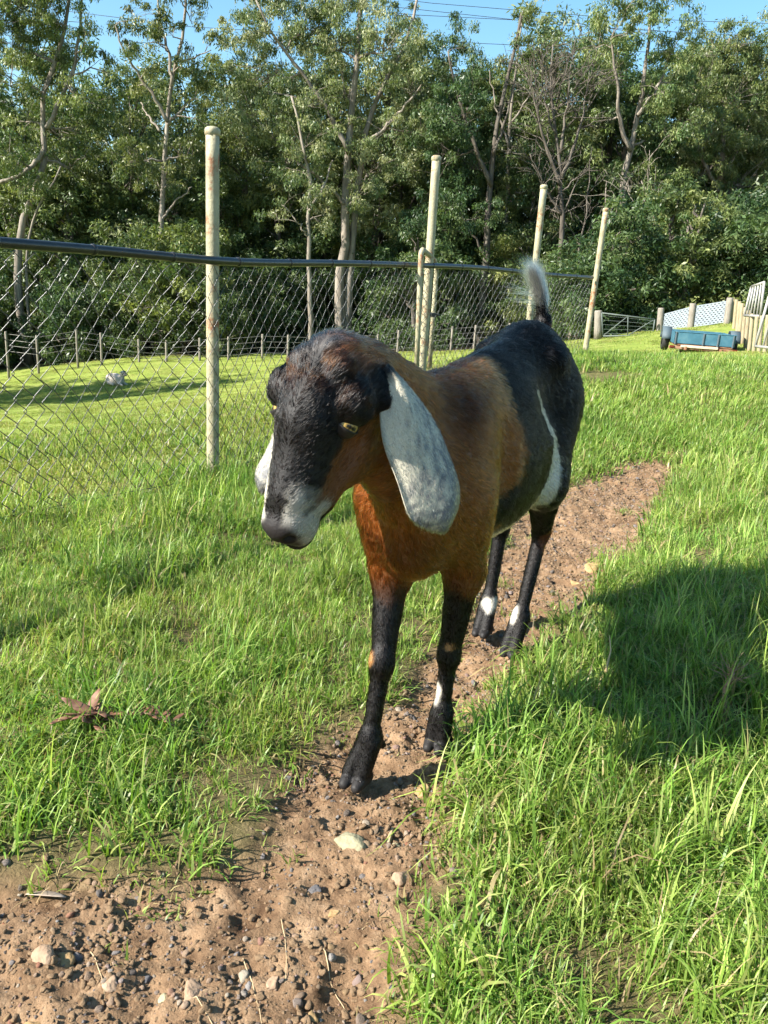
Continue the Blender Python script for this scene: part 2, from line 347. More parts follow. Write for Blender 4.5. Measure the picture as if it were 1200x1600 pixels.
def build_grass():
    rng = np.random.default_rng(11)
    gm = leafy_material('grass_blades', trans=.45, rough=.42, spec=.35, var=.24, noise=(1.3, (.80, .86, .75), (1.15, 1.08, 1.15)))
    fm = leafy_material('meadow_blades', trans=.40, rough=.5, spec=.3, var=.25, noise=(.35, (.85, .9, .8), (1.15, 1.08, 1.15)))
    gp = ((.126, .225, .034), (.188, .310, .052), (.265, .38, .080), (.365, .43, .13)); mp = ((.22, .29, .055), (.27, .33, .075), (.32, .345, .11))
    K = []
    def add(n, *a, mat=gm, **k):
        i0 = len(K)
        for _ in range(n): V, q, C = patch(rng, *a, **k); K.append(proto('grass_kind_%02d' % len(K), V, q, mat, C))
        return i0, len(K)
    lawn = add(6, .13, 560, .028, .078, .0035, .8, 4, .13, gp)
    strap = add(6, .13, 360, .05, .17, .0047, 1.0, 5, .08, gp)
    edge_s = add(4, .045, 26, .02, .05, .0036, 1.0, 3, .22, gp, ntuft=2)
    edge_m = add(5, .045, 26, .04, .11, .0048, .9, 4, .10, gp, ntuft=2)
    rough = add(5, .24, 420, .035, .09, .0062, .75, 4, .08, gp)
    meadow = add(5, .42, 520, .018, .050, .0090, .8, 3, .16, mp, mat=fm, ntuft=14)
    pts, idx, scl = [], [], []
    def ri(r, n): return rng.integers(r[0], r[1], n)
    def area(x0, x1, y0, y1, dens, fn):
        n = int((x1 - x0) * (y1 - y0) * dens); x = rng.uniform(x0, x1, n); y = rng.uniform(y0, y1, n); k, s_, keep = fn(x, y)
        keep &= (np.abs(x) < .62 * y + 1.3)
        pts.append(np.stack([x, y, surf_z(x, y)], 1)[keep]); idx.append(k[keep]); scl.append(s_[keep])
    fence_x = lambda y: np.interp(y, [1.5, 2.69, 3.6, 5.6, 7, 8, 12], [-1.95, -1.3, -.83, .2, 1.155, 1.92, 4.5])
    def nsd(x, y): return path_sd(x, y) + .035 * vnoise(np.stack([x, y, 0 * x], 1), 9, 2, 3)
    def isright(x, y): return x > np.interp(y, [0, .8, 1.2, 1.6, 2.0, 2.6, 3.9], [.1, .1, .15, .3, .6, .9, 1.3])
    def near(x, y):
        n = len(x); P3 = np.stack([x, y, 0 * x], 1); sd = nsd(x, y); cl = vnoise(P3, 3.5, 51, 3); rt = isright(x, y)
        k = np.where(rng.random(n) < np.where(rt, .62 + .4 * cl, .10 + .3 * cl), ri(strap, n), ri(lawn, n)); s_ = np.clip(np.where(rt, .95, .88) + .35 * cl, .6, 1.4) * rng.uniform(.85, 1.15, n)
        return k, s_, sd > .11
    def edges(x, y):
        n = len(x); sd = nsd(x, y); rt = isright(x, y); k = np.where(rng.random(n) < np.where(rt, .75, .40) * np.clip(sd / .08 + .3, .1, 1), ri(edge_m, n), ri(edge_s, n))
        keep = (sd < .19) & (rng.random(n) < sstep(-.035, .05, sd)); stray = (sd < -.02) & (sd > -.16) & (rng.random(n) < .022); k = np.where(stray, ri(edge_s, n), k)
        for hx, hy in ((-.016, 1.28), (.145, 1.42), (.30, 1.99), (.358, 1.87)): keep &= np.hypot(x - hx, y - hy) > .05
        return k, rng.uniform(.7, 1.3, n) * np.where(rt, 1.2, 1.0), keep | stray
    area(-2.2, 2.6, .25, 2.6, 112, near); area(-1.3, 2.0, .3, 4.3, 620, edges)
    def mid(x, y):
        n = len(x); P3 = np.stack([x, y, 0 * x], 1); sd = nsd(x, y); cl = vnoise(P3, 2.0, 51, 3); fx = fence_x(y); nf = np.abs(x - fx) < .2
        k = np.where(rng.random(n) < .35 + .4 * cl, ri(strap, n), ri(lawn, n)); k = np.where(y > 4, ri(rough, n), k); bl = (x < fx - .10 - .1 * cl) & (rng.random(n) < .96); k = np.where(bl, ri(meadow, n), k)
        s_ = np.clip(1 + .4 * cl, .6, 1.5) * rng.uniform(.85, 1.2, n) * 1; s_ = np.where(bl, s_ * .70, s_); return k, s_, sd > .11
    area(-4, 4.5, 2.6, 5.2, 60, mid); area(-6, 8, 5.2, 10.5, 20, mid)
    def far(x, y):
        n = len(x); P3 = np.stack([x, y, 0 * x], 1); cl = vnoise(P3, .8, 61, 3); return ri(meadow, n), np.clip(1 + .3 * cl, .6, 1.4) * rng.uniform(.8, 1.25, n) * np.where(x > y * .28 + .5, 1.3, 1.1), y < 39.5 - .3 * np.clip(x, 0, 40)
    area(-12, 14, 9, 20, 4.5, far); area(-24, 22, 20, 40, 2.6, far)
    pts = np.concatenate(pts); idx = np.concatenate(idx); scl = np.concatenate(scl); n = len(pts)
    # each patch leans with the slope of the ground
    e = .05; gx = (surf_z(pts[:, 0] + e, pts[:, 1]) - surf_z(pts[:, 0] - e, pts[:, 1])) / (2 * e); gy = (surf_z(pts[:, 0], pts[:, 1] + e) - surf_z(pts[:, 0], pts[:, 1] - e)) / (2 * e)
    rot = np.zeros((n, 3)); yaw = rng.uniform(0, 6.283, n)
    for i in range(n):
        up = Vector((-gx[i] * .8, -gy[i] * .8, 1)).normalized(); q = Vector((0, 0, 1)).rotation_difference(up) @ Matrix.Rotation(yaw[i], 3, 'Z').to_quaternion(); rot[i] = q.to_euler()
    sc3 = np.stack([scl, scl, scl * rng.uniform(.8, 1.2, n)], 1)
    scatter('grass', pts, rot, sc3, idx, K, 'bright green grass growing on both sides of the dirt path and over the meadow')

# ------------------------------------------------------------------ the goat
GO = np.array([.2, 1.64, 0.0]); GA = np.array([-.415, -.91, 0.0]); GB = np.array([.91, -.415, 0.0])
GA /= np.linalg.norm(GA); GB /= np.linalg.norm(GB)
GM = np.array([GA, GB, [0, 0, 1.0]])            # rows: forward, lateral (towards the photo's right), up
def g2w(P): return GO + np.asarray(P) @ GM
def w2g(P): return (np.asarray(P) - GO) @ GM.T
# head frame, in goat coordinates
H_O = np.array([.613, -.029, .848])
H_L = np.array([.135, -.022, -.255]); H_L /= np.linalg.norm(H_L)
H_X = np.array([.06, 1.0, -.15]); H_X -= H_L * (H_X @ H_L); H_X /= np.linalg.norm(H_X)
H_D = np.cross(H_L, H_X); H_D = H_D if H_D[0] > 0 else -H_D
def h2g(x, l, d): return H_O + H_X * x + H_L * l * 1.05 + H_D * d

def smin(a, b, k):
    h = np.clip(.5 + .5 * (b - a) / k, 0, 1)
    return b + (a - b) * h - k * h * (1 - h)
def rcone(P, a, b, r1, r2):
    ba = b - a; l2 = ba @ ba; rr = r1 - r2; a2 = l2 - rr * rr; il2 = 1 / l2
    pa = P - a; y = pa @ ba; z = y - l2
    q = pa * l2 - y[:, None] * ba; x2 = (q * q).sum(1); y2 = y * y * l2; z2 = z * z * l2
    k = np.sign(rr) * rr * rr * x2
    out = (np.sqrt(np.maximum(x2 * a2 * il2, 0)) + y * rr) * il2 - r1
    m1 = np.sign(z) * a2 * z2 > k; m2 = (~m1) & (np.sign(y) * a2 * y2 < k)
    out = np.where(m1, np.sqrt(x2 + z2) * il2 - r2, out)
    return np.where(m2, np.sqrt(x2 + y2) * il2 - r1, out)
def ellip(P, c, r, M=None):
    q = P - c
    if M is not None: q = q @ M.T
    k0 = np.sqrt(((q / r) ** 2).sum(1)); k1 = np.sqrt(((q / (r * r)) ** 2).sum(1)) + 1e-9
    return k0 * (k0 - 1) / k1
HM = np.array([H_X, H_L, H_D])

def goat_prims():
    L = []
    def E_(c, r, k=.05, M=None): L.append(('e', np.array(c, float), np.array(r, float), k, M))
    def C_(a, b, r1, r2, k=.03, w=1.0): L.append(('c', np.array(a, float), np.array(b, float), r1, r2, k, w))
    def S_(c, r, k, M=None): L.append(('s', np.array(c, float), np.array(r, float), k, M))
    # trunk
    E_((.10, 0, .592), (.30, .103, .172), .01)
    E_((-.09, 0, .567), (.27, .122, .174), .08)
    E_((.29, .008, .575), (.130, .080, .150), .06)
    E_((.345, .0, .475), (.07, .052, .065), .05)
    C_((.24, 0, .675), (-.24, 0, .748), .076, .080, .06, .9)
    E_((-.30, 0, .725), (.150, .108, .122), .06)
    E_((.23, 0, .712), (.10, .05, .05), .05)                        # withers
    C_((.14, 0, .742), (-.30, 0, .815), .020, .024, .05)            # spine
    for sgn in (-1, 1):
        E_((-.235, .082 * sgn, .775), (.045, .026, .030), .03)      # hip bone
        S_((-.125, .128 * sgn, .705), (.06, .022, .06), .05)        # hollow of the flank
        S_((.165, .118 * sgn, .60), (.03, .016, .11), .04)          # behind the shoulder
    # shoulders
    for sgn, sx in ((-1, .05), (1, 0.0)):
        E_((.27 + sx, .062 * sgn, .58), (.085, .036, .135), .035)
    # thighs
    for sgn, hs, st in ((1, (-.315, .075, .66), (-.235, .098, .485)), (-1, (-.315, -.075, .66), (-.265, -.098, .475))):
        C_(hs, st, .085, .055, .05, .75)
        E_((-.375, .062 * sgn, .62), (.075, .055, .125), .05)
    # hind legs: stifle > hock > fetlock
    for st, hk, ft in (((-.235, .092, .485), (-.385, .066, .315), (-.312, .056, .105)), ((-.265, -.092, .475), (-.432, -.058, .288), (-.388, -.056, .098))):
        st, hk, ft = map(np.array, (st, hk, ft))
        C_(st, hk, .046, .022, .04); C_(st + (-.05, 0, .02), hk + (-.012, 0, .02), .038, .013, .03)
        C_(hk, ft, .0190, .0155, .012)
        E_(hk + (-.004, 0, .002), (.024, .0185, .034), .015); E_(ft, (.019, .019, .024), .012)
    # front legs: shoulder > elbow > knee > fetlock
    for sh, el, kn, ft in (((.335, -.07, .55), (.315, -.052, .405), (.372, -.034, .235), (.400, -.036, .095)),
                           ((.275, .062, .55), (.222, .060, .395), (.214, .043, .205), (.219, .041, .082))):
        sh, el, kn, ft = map(np.array, (sh, el, kn, ft))
        C_(sh, el, .052, .037, .04); C_(el, kn, .034, .0200, .03)
        C_(kn, ft, .0175, .0155, .012)
        E_(kn + (.002, 0, .004), (.0215, .0215, .034), .012); E_(ft, (.0200, .0200, .024), .012)
    # feet: two claws each
    for ft, toe, spread in (((.400, -.036, .095), (.436, -.050, 0), .0135), ((.219, .041, .082), (.243, .041, 0), .0125),
                            ((-.312, .056, .105), (-.260, .048, 0), .0120), ((-.388, -.056, .098), (-.337, -.056, 0), .0120)):
        ft = np.array(ft); toe = np.array(toe)
        for sg in (-1, 1):
            o = np.array([0, sg * spread, 0])
            C_(ft + (.004, sg * .006, -.01), toe + o * .9 + (-.014, 0, .022), .018, .0165, .006)
            C_(toe + o + (-.022, 0, .016), toe + o * .95 + (.010, 0, .008), .0172, .0105, .003)
        back = ft - np.array([toe[0] - ft[0], toe[1] - ft[1], 0]) * .35
        for sg in (-1, 1): C_(ft + (-.01, sg * .006, -.005), back + (-.012, sg * .012, -.028), .010, .006, .006)
        C_(ft + (-.006, 0, -.005), toe + (-.040, 0, .018), .018, .015, .012)
    # neck
    C_((.25, 0, .67), (.545, -.018, .785), .070, .056, .05, .85)
    C_((.31, .008, .60), (.565, -.016, .715), .078, .048, .05, .85)
    C_((.36, .012, .54), (.50, .004, .66), .060, .046, .05, .8)
    # udder hint and tail dock
    C_((-.395, -.002, .80), (-.428, -.006, .855), .028, .017, .03); C_((-.428, -.006, .855), (-.408, -.014, .920), .0155, .009, .012)
    # head (local frame: x lateral, l along the face, d dorsal)
    def HE(x, l, d, r, k=.02): E_(h2g(x, l, d), r, k, HM)
    def HS(x, l, d, r, k=.01): S_(h2g(x, l, d), r, k, HM)
    def HC(p, q, r1, r2, k=.02): C_(h2g(*p), h2g(*q), r1, r2, k)
    HE(0, .055, -.045, (.066, .072, .062), .03)
    HC((0, .08, -.045), (0, .235, -.047), .059, .034, .02)
    HC((0, .03, -.012), (0, .12, -.002), .034, .036, .03)
    HC((0, .10, -.006), (0, .215, -.022), .036, .026, .03)         # roman nose
    for sg in (-1, 1):
        HE(sg * .057, .082, -.014, (.023, .032, .029), .014)       # brow / orbit
        HE(sg * .030, .050, .014, (.019, .021, .015), .012)        # disbudded horn boss
        HC((sg * .032, .125, -.078), (sg * .020, .205, -.072), .034, .024, .02)
        HE(sg * .042, .128, -.098, (.020, .046, .038), .02)        # jaw angle
        HC((sg * .052, .045, -.055), (sg * .070, .060, -.064), .022, .017, .015)  # ear root
    HC((0, .13, -.100), (0, .250, -.084), .026, .022, .02)         # lower jaw
    HE(0, .250, -.052, (.036, .031, .034), .015)                   # muzzle
    HE(0, .262, -.036, (.027, .018, .022), .012)                   # nose pad
    HE(0, .258, -.086, (.023, .024, .017), .010)                   # chin
    for sg in (-1, 1):
        HE(sg * .018, .250, -.064, (.019, .027, .015), .008)       # upper lip
        HS(sg * .0185, .274, -.034, (.0080, .013, .0065), .004)     # nostril
        HS(sg * .036, .246, -.0765, (.014, .030, .0026), .004)     # mouth line
        HS(sg * .056, .160, -.050, (.010, .04, .012), .02)         # hollow below the eye
    HS(0, .284, -.0765, (.02, .014, .0022), .004)
    HS(0, .283, -.045, (.003, .012, .012), .004)                   # philtrum
    return L
PR = goat_prims()
def goat_sdf(P):
    P = P.astype(np.float32); d = np.full(len(P), 1.0, np.float32); first = True
    for p in PR:
        if p[0] == 'c':
            a, b, r1, r2, k, w = p[1:]; lo = np.minimum(a, b) - max(r1, r2); hi = np.maximum(a, b) + max(r1, r2)
        else:
            c, r, k, M = p[1:]; R = r.max(); lo = c - R; hi = c + R
        pad = k + .05
        m = ((P > (lo - pad).astype(np.float32)) & (P < (hi + pad).astype(np.float32))).all(1)
        if not m.any(): continue
        Q = P[m]
        if p[0] == 'c':
            if w != 1.0:
                S = np.array([1, 1 / w, 1], np.float32); v = rcone(Q * S, a * S, b * S, r1, r2) * (.5 + .5 * w)
            else: v = rcone(Q, a, b, r1, r2)
        else: v = ellip(Q, c.astype(np.float32), r.astype(np.float32), M)
        if p[0] == 's': d[m] = -smin(-d[m], v, k)
        else: d[m] = smin(d[m], v, k)
    return np.maximum(d, -P[:, 2] + .001)          # flat soles on the ground

def surface_nets(sdf, lo, hi, h, nb=8):
    n = (np.ceil((np.array(hi) - lo) / (h * nb)) * nb).astype(int); B = n // nb
    bc = (np.stack(np.meshgrid(*[np.arange(q) for q in B], indexing='ij'), -1).reshape(-1, 3))
    D = sdf(lo + (bc + .5) * nb * h)
    G = np.ones(n + 1, np.float32)
    sg = np.where(D < 0, -1, 1).astype(np.float32).reshape(B)
    G[:-1, :-1, :-1] = np.repeat(np.repeat(np.repeat(sg, nb, 0), nb, 1), nb, 2)
    keep = bc[np.abs(D) < nb * h * 1.05 + .012]
    loc = np.stack(np.meshgrid(*[np.arange(nb + 1)] * 3, indexing='ij'), -1).reshape(-1, 3)
    for c0 in range(0, len(keep), 600):
        idx = (keep[c0:c0 + 600, None, :] * nb + loc[None]).reshape(-1, 3)
        G[idx[:, 0], idx[:, 1], idx[:, 2]] = sdf(lo + idx * h)
    ins = G < 0
    cnt = np.zeros(n, np.int8)
    for dx in (0, 1):
        for dy in (0, 1):
            for dz in (0, 1):
                cnt += ins[dx:n[0] + dx, dy:n[1] + dy, dz:n[2] + dz]
    act = np.argwhere((cnt > 0) & (cnt < 8)); vid = np.full(n, -1, np.int64); vid[tuple(act.T)] = np.arange(len(act))
    acc = np.zeros((len(act), 3)); w = np.zeros(len(act))
    cs = [np.array(c) for c in np.ndindex(2, 2, 2)]
    for i in range(8):
        for j in range(i + 1, 8):
            if np.abs(cs[i] - cs[j]).sum() != 1: continue
            a = G[tuple((act + cs[i]).T)]; b = G[tuple((act + cs[j]).T)]; m = (a < 0) != (b < 0)
            t = a[m] / (a[m] - b[m]); acc[m] += cs[i] + t[:, None] * (cs[j] - cs[i]); w[m] += 1
    V = lo + (act + acc / w[:, None]) * h
    Fs = []
    for ax in range(3):
        o1, o2 = [(1, 2), (2, 0), (0, 1)][ax]
        e = np.zeros(3, int); e[ax] = 1
        s0 = ins[tuple(slice(0, n[q]) for q in range(3))]; s1 = ins[tuple(slice(e[q], n[q] + e[q]) for q in range(3))]
        ed = np.argwhere(s0 != s1); ed = ed[(ed[:, o1] > 0) & (ed[:, o2] > 0)]
        fl = s0[tuple(ed.T)]
        u = np.zeros(3, int); u[o1] = 1; v = np.zeros(3, int); v[o2] = 1
        q = np.stack([vid[tuple((ed - u - v).T)], vid[tuple((ed - v).T)], vid[tuple(ed.T)], vid[tuple((ed - u).T)]], 1)
        q[~fl] = q[~fl][:, ::-1]; Fs.append(q)
    Fq = np.concatenate(Fs); Fq = Fq[(Fq >= 0).all(1)]
    return V, Fq
def sdf_grad(sdf, V, e=.0015):
    g = np.stack([sdf(V + np.eye(3)[i] * e) - sdf(V - np.eye(3)[i] * e) for i in range(3)], 1)
    return g / (np.linalg.norm(g, axis=1)[:, None] + 1e-9)

GV, GF = surface_nets(goat_sdf, np.array([-.56, -.22, -.02]), np.array([.86, .22, 1.0]), .0045)
for _ in range(2):
    GN = sdf_grad(goat_sdf, GV); GV = GV - GN * np.clip(goat_sdf(GV), -.004, .004)[:, None] * .8
GN = sdf_grad(goat_sdf, GV, .003)

def coat(P):
    """coat colours for N x 3 points in goat coordinates: rgb, hair length, hair lift"""
    n = len(P); s, b, z = P.T
    w1 = vnoise(P, 28, 3, 3) * .012; w2 = vnoise(P, 60, 8, 3)
    e = P - H_O; hx = e @ H_X; hl = e @ H_L / 1.05; hd = e @ H_D
    brown = np.array([.175, .062, .017]); dkbrown = np.array([.028, .010, .0055]); black = np.array([.0038, .0028, .0026])
    white = np.array([.55, .51, .44]); tan = np.array([.42, .22, .09]); grey = np.array([.30, .28, .27]); red = np.array([.10, .028, .012])
    C = np.tile(brown, (n, 1)) * (1 + .25 * vnoise(P, 22, 21, 3))[:, None]
    def mix(m, c):
        m = np.clip(m, 0, 1)[:, None]; C[:] = C * (1 - m) + np.asarray(c) * m
    # lighter ribs, darker withers, dark dorsal line
    mix(.5 * np.exp(-((s - .10) / .07) ** 2) * sstep(.66, .76, z), tan)
    mix(.92 * np.exp(-((s - .32) / .11) ** 2 - ((z - .735) / .07) ** 2) * sstep(-.5, .3, .6 + vnoise(P, 18, 44, 3)), dkbrown)
    mix(.8 * sstep(.030, .012, np.abs(b + .008) + w1) * sstep(.69, .74, z) * (s < .58), dkbrown)
    # black hindquarters
    bx = np.interp(z, [.3, .42, .48, .53, .56, .62, .70, .75, .82], [.05, .18, .20, .16, .10, .081, .115, .12, .08])
    mix(sstep(.022, -.022, s - bx + w1 * 1.3), black)
    mix(.6 * sstep(-.38, -.42, s + w1) * sstep(.60, .78, z) * (z < .83), red)
    mix(.5 * sstep(-.30, -.40, s) * sstep(.79, .83, z) * sstep(.86, .84, z) * sstep(-.01, .03, b), red)
    # white flank stripe running into the belly
    pts = np.array([(-.080, .086, .722), (-.139, .097, .657), (-.168, .118, .601), (-.172, .12, .545), (-.160, .109, .465), (-.05, .08, .415), (.10, .05, .415)])
    wid = np.array([.006, .011, .021, .035, .037, .030, .016])
    best = np.full(n, 9.0)
    for i in range(len(pts) - 1):
        d = pts[i + 1] - pts[i]; t = np.clip(((P - pts[i]) @ d) / (d @ d), 0, 1)
        q = np.linalg.norm(P - pts[i] - t[:, None] * d, axis=1) - (wid[i] + t * (wid[i + 1] - wid[i]))
        best = np.minimum(best, q)
    mix(sstep(.005, -.005, best + w2 * .004) * (b > 0), white)
    mix(sstep(.45, .42, z + w1) * sstep(-.25, -.2, s) * sstep(.2, .15, s) * (np.abs(b) < .09), white)
    # brisket and legs
    mix(.55 * np.exp(-((s - .42) / .05) ** 2 - ((z - .47) / .04) ** 2), dkbrown)
    fl = (s > .1) & (z < .47)
    mix(fl * .7 * sstep(.43, .37, z + w1), dkbrown)
    mix(fl * sstep(.40, .35, z + w1 * 1.6 + np.where(b > 0, 1.2 * np.maximum(b - .062, 0), 0)), black * 1.2)
    mix(fl * .6 * sstep(.33, .38, z) * sstep(.07, .085, b), brown)
    hl_ = (s < -.1) & (z < .42); mix(hl_ * sstep(.42, .36, z), black * 1.3)
    def spot(c, r, col, k=1.0):
        q = np.linalg.norm((P - np.array(c)) / np.array(r), axis=1); mix(k * sstep(1.3, .65, q + w2 * .3), col)
    spot((.388, -.056, .250), (.014, .014, .018), tan, .8)
    spot((.242, .050, .236), (.014, .011, .010), tan * .9, .8)
    spot((.232, .026, .126), (.020, .014, .026), white)
    spot((-.362, -.042, .088), (.035, .026, .022), white); spot((-.292, .040, .108), (.020, .014, .026), white)
    spot((-.385, .085, .300), (.03, .03, .055), red * 1.6, .7)
    hoof = (z < .020 + .004 * w2)
    mix(hoof * .9, np.array([.022, .019, .018]))
    # head
    head = sstep(-.005, .012, hl) * sstep(.50, .56, s) * sstep(-.125, -.105, hd)
    mix(head * sstep(-.085, -.060, hd + w1 + .25 * (hl - .12)), black)
    mix(head * .85 * sstep(.020, .045, hx) * sstep(-.022, -.040, hd + w1) * sstep(.105, .13, hl) * sstep(.235, .20, hl), brown * .9)
    mix(head * .8 * sstep(.03, .05, hx) * sstep(-.035, -.055, hd) * sstep(.06, .09, hl) * sstep(.15, .11, hl), brown)
    top = sstep(.052, .015, hl + w1 * 1.5) * (s > .52) * sstep(-.07, -.03, hd)
    mix(.6 * head * sstep(.11, .02, hl + w1 * 2) * sstep(-.2, .5, w2), brown * .5)
    mix(.45 * top, grey * .5); mix(.8 * top * sstep(.012, .035, hx + w1), brown * 1.2)
    mix((s > .5) * sstep(.026, .012, np.linalg.norm(P - h2g(.062, .050, -.050), axis=1) - .018), black)
    muz = sstep(.190, .215, hl + w1 * 1.6 - .35 * np.maximum(np.abs(hx) - .02, 0)) * (s > .5) * sstep(-.074, -.066, hd)
    mix(.93 * muz * sstep(-.15, .55, w2 * 1.1 + 1.3 * sstep(.006, .030, np.abs(hx + .004)) + 8 * (hl - .240) - .55), white * (.82 + .18 * np.sign(-hx))[:, None])
    mix((s > .5) * .9 * sstep(-.043, -.053, hx + w1 * .6) * sstep(.115, .14, hl) * sstep(-.075, -.05, hd), white)
    nose = (s > .5) * sstep(.250, .266, hl) * sstep(.034, .022, np.abs(hx)) * sstep(-.068, -.058, hd)
    mix(nose, np.array([.016, .0125, .0125]))
    for sg in (-1, 1): mix((s > .5) * sstep(.014, .009, np.linalg.norm(P - h2g(sg * .0185, .272, -.034), axis=1)), np.array([.004, .003, .003]))
    mix((s > .5) * sstep(.20, .22, hl) * sstep(-.066, -.074, hd), black)
    # hair length and lift
    ln = np.full(n, .014); ln = np.where(z < .40, .0075, ln); ln = np.where(z < .06, .0045, ln)
    hd_ = (s > .52) & (hl > -.02); ln = np.where(hd_, np.interp(hl, [-.01, .05, .12, .22, .27], [.020, .013, .008, .006, .003]), ln)
    ln = np.where((z > .70) & (s < .45) & (s > .0), .018, ln)
    ln = np.where(hoof | ((nose > .5) & hd_), 0, ln)
    return np.clip(C, .002, .9), ln
def flow(P):
    """direction the hair lies, goat coordinates"""
    s, b, z = P.T; e = P - H_O; hl = e @ H_L / 1.05
    D = np.stack([-np.ones(len(P)), b * 2.0, -.75 + 0 * s], 1)
    D[z < .42] = (-.25, 0, -1)
    neck = (s > .36) & (z > .5); D[neck] = (-.75, 0, -.65)
    D += sstep(-.01, .05, hl)[:, None] * (s > .5)[:, None] * ((-H_L * 1.5 + H_X * np.sign(e @ H_X)[:, None] * .5 - H_D * .3) - D)
    D += .22 * np.stack([vnoise(P, 14, 31 + i, 2) for i in range(3)], 1)
    return D

def hair_object(name, roots, dirs, lengths, cols, rad, mat, parent, npt=4, bend=None, rng=None):
    n = len(roots); hc = bpy.data.hair_curves.new(name); hc.add_curves([npt] * n)
    t = np.linspace(0, 1, npt)[None, :, None]
    pos = roots[:, None, :] + dirs[:, None, :] * lengths[:, None, None] * t
    if bend is not None: pos = pos + bend[:, None, :] * (t ** 2)
    hc.attributes['position'].data.foreach_set('vector', pos.astype(np.float32).ravel())
    ra = hc.attributes.new('radius', 'FLOAT', 'POINT') if 'radius' not in hc.attributes else hc.attributes['radius']
    rr = (rad[:, None] * np.array([1, .95, .7, .15, .1, .1][:npt] if npt <= 4 else np.linspace(1, .12, npt))[None]).astype(np.float32)
    ra.data.foreach_set('value', rr.ravel())
    ca = hc.attributes.new('hair_color', 'FLOAT_COLOR', 'CURVE')
    c4 = np.ones((n, 4), np.float32); c4[:, :3] = cols; ca.data.foreach_set('color', c4.ravel())
    hc.materials.append(mat)
    return link(bpy.data.objects.new(name, hc), parent)

def hair_mat(name):
    m = bpy.data.materials.new(name); m.use_nodes = True; nt = m.node_tree; nt.nodes.clear()
    a = nt.nodes.new('ShaderNodeAttribute'); a.attribute_name = 'hair_color'
    h = nt.nodes.new('ShaderNodeBsdfHairPrincipled'); h.model = 'CHIANG'; h.parametrization = 'COLOR'
    h.inputs['IOR'].default_value = 1.24; h.inputs['Roughness'].default_value = .16; h.inputs['Radial Roughness'].default_value = .30
    if 'Random Roughness' in h.inputs: h.inputs['Random Roughness'].default_value = .2
    if 'Coat' in h.inputs: h.inputs['Coat'].default_value = 0.0
    o = nt.nodes.new('ShaderNodeOutputMaterial')
    nt.links.new(a.outputs['Color'], h.inputs['Color']); nt.links.new(h.outputs[0], o.inputs[0])
    return m
def skin_mat(name, rough=.6):
    m, h, p = material(name, rough=rough, spec=.3)
    a = h.n.new('ShaderNodeAttribute'); a.attribute_name = 'Col'
    h.link(a.outputs['Color'], p.inputs['Base Color'])
    tc = h.n.new('ShaderNodeTexCoord'); nz = h.n.new('ShaderNodeTexNoise'); nz.inputs['Scale'].default_value = 350; h.link(tc.outputs['Object'], nz.inputs['Vector'])
    bp = h.n.new('ShaderNodeBump'); bp.inputs['Strength'].default_value = .35; bp.inputs['Distance'].default_value = .002
    h.link(nz.outputs[0], bp.inputs['Height']); h.link(bp.outputs[0], p.inputs['Normal'])
    return m

def sample_surface(V, F, count, rng):
    T = np.concatenate([F[:, [0, 1, 2]], F[:, [0, 2, 3]]])
    A = np.linalg.norm(np.cross(V[T[:, 1]] - V[T[:, 0]], V[T[:, 2]] - V[T[:, 0]]), axis=1)
    i = np.searchsorted(np.cumsum(A) / A.sum(), rng.random(count)); i = np.minimum(i, len(T) - 1)
    u, v = rng.random(count), rng.random(count); m = u + v > 1; u[m] = 1 - u[m]; v[m] = 1 - v[m]
    T = T[i]; w = np.stack([1 - u - v, u, v], 1)
    return T, w

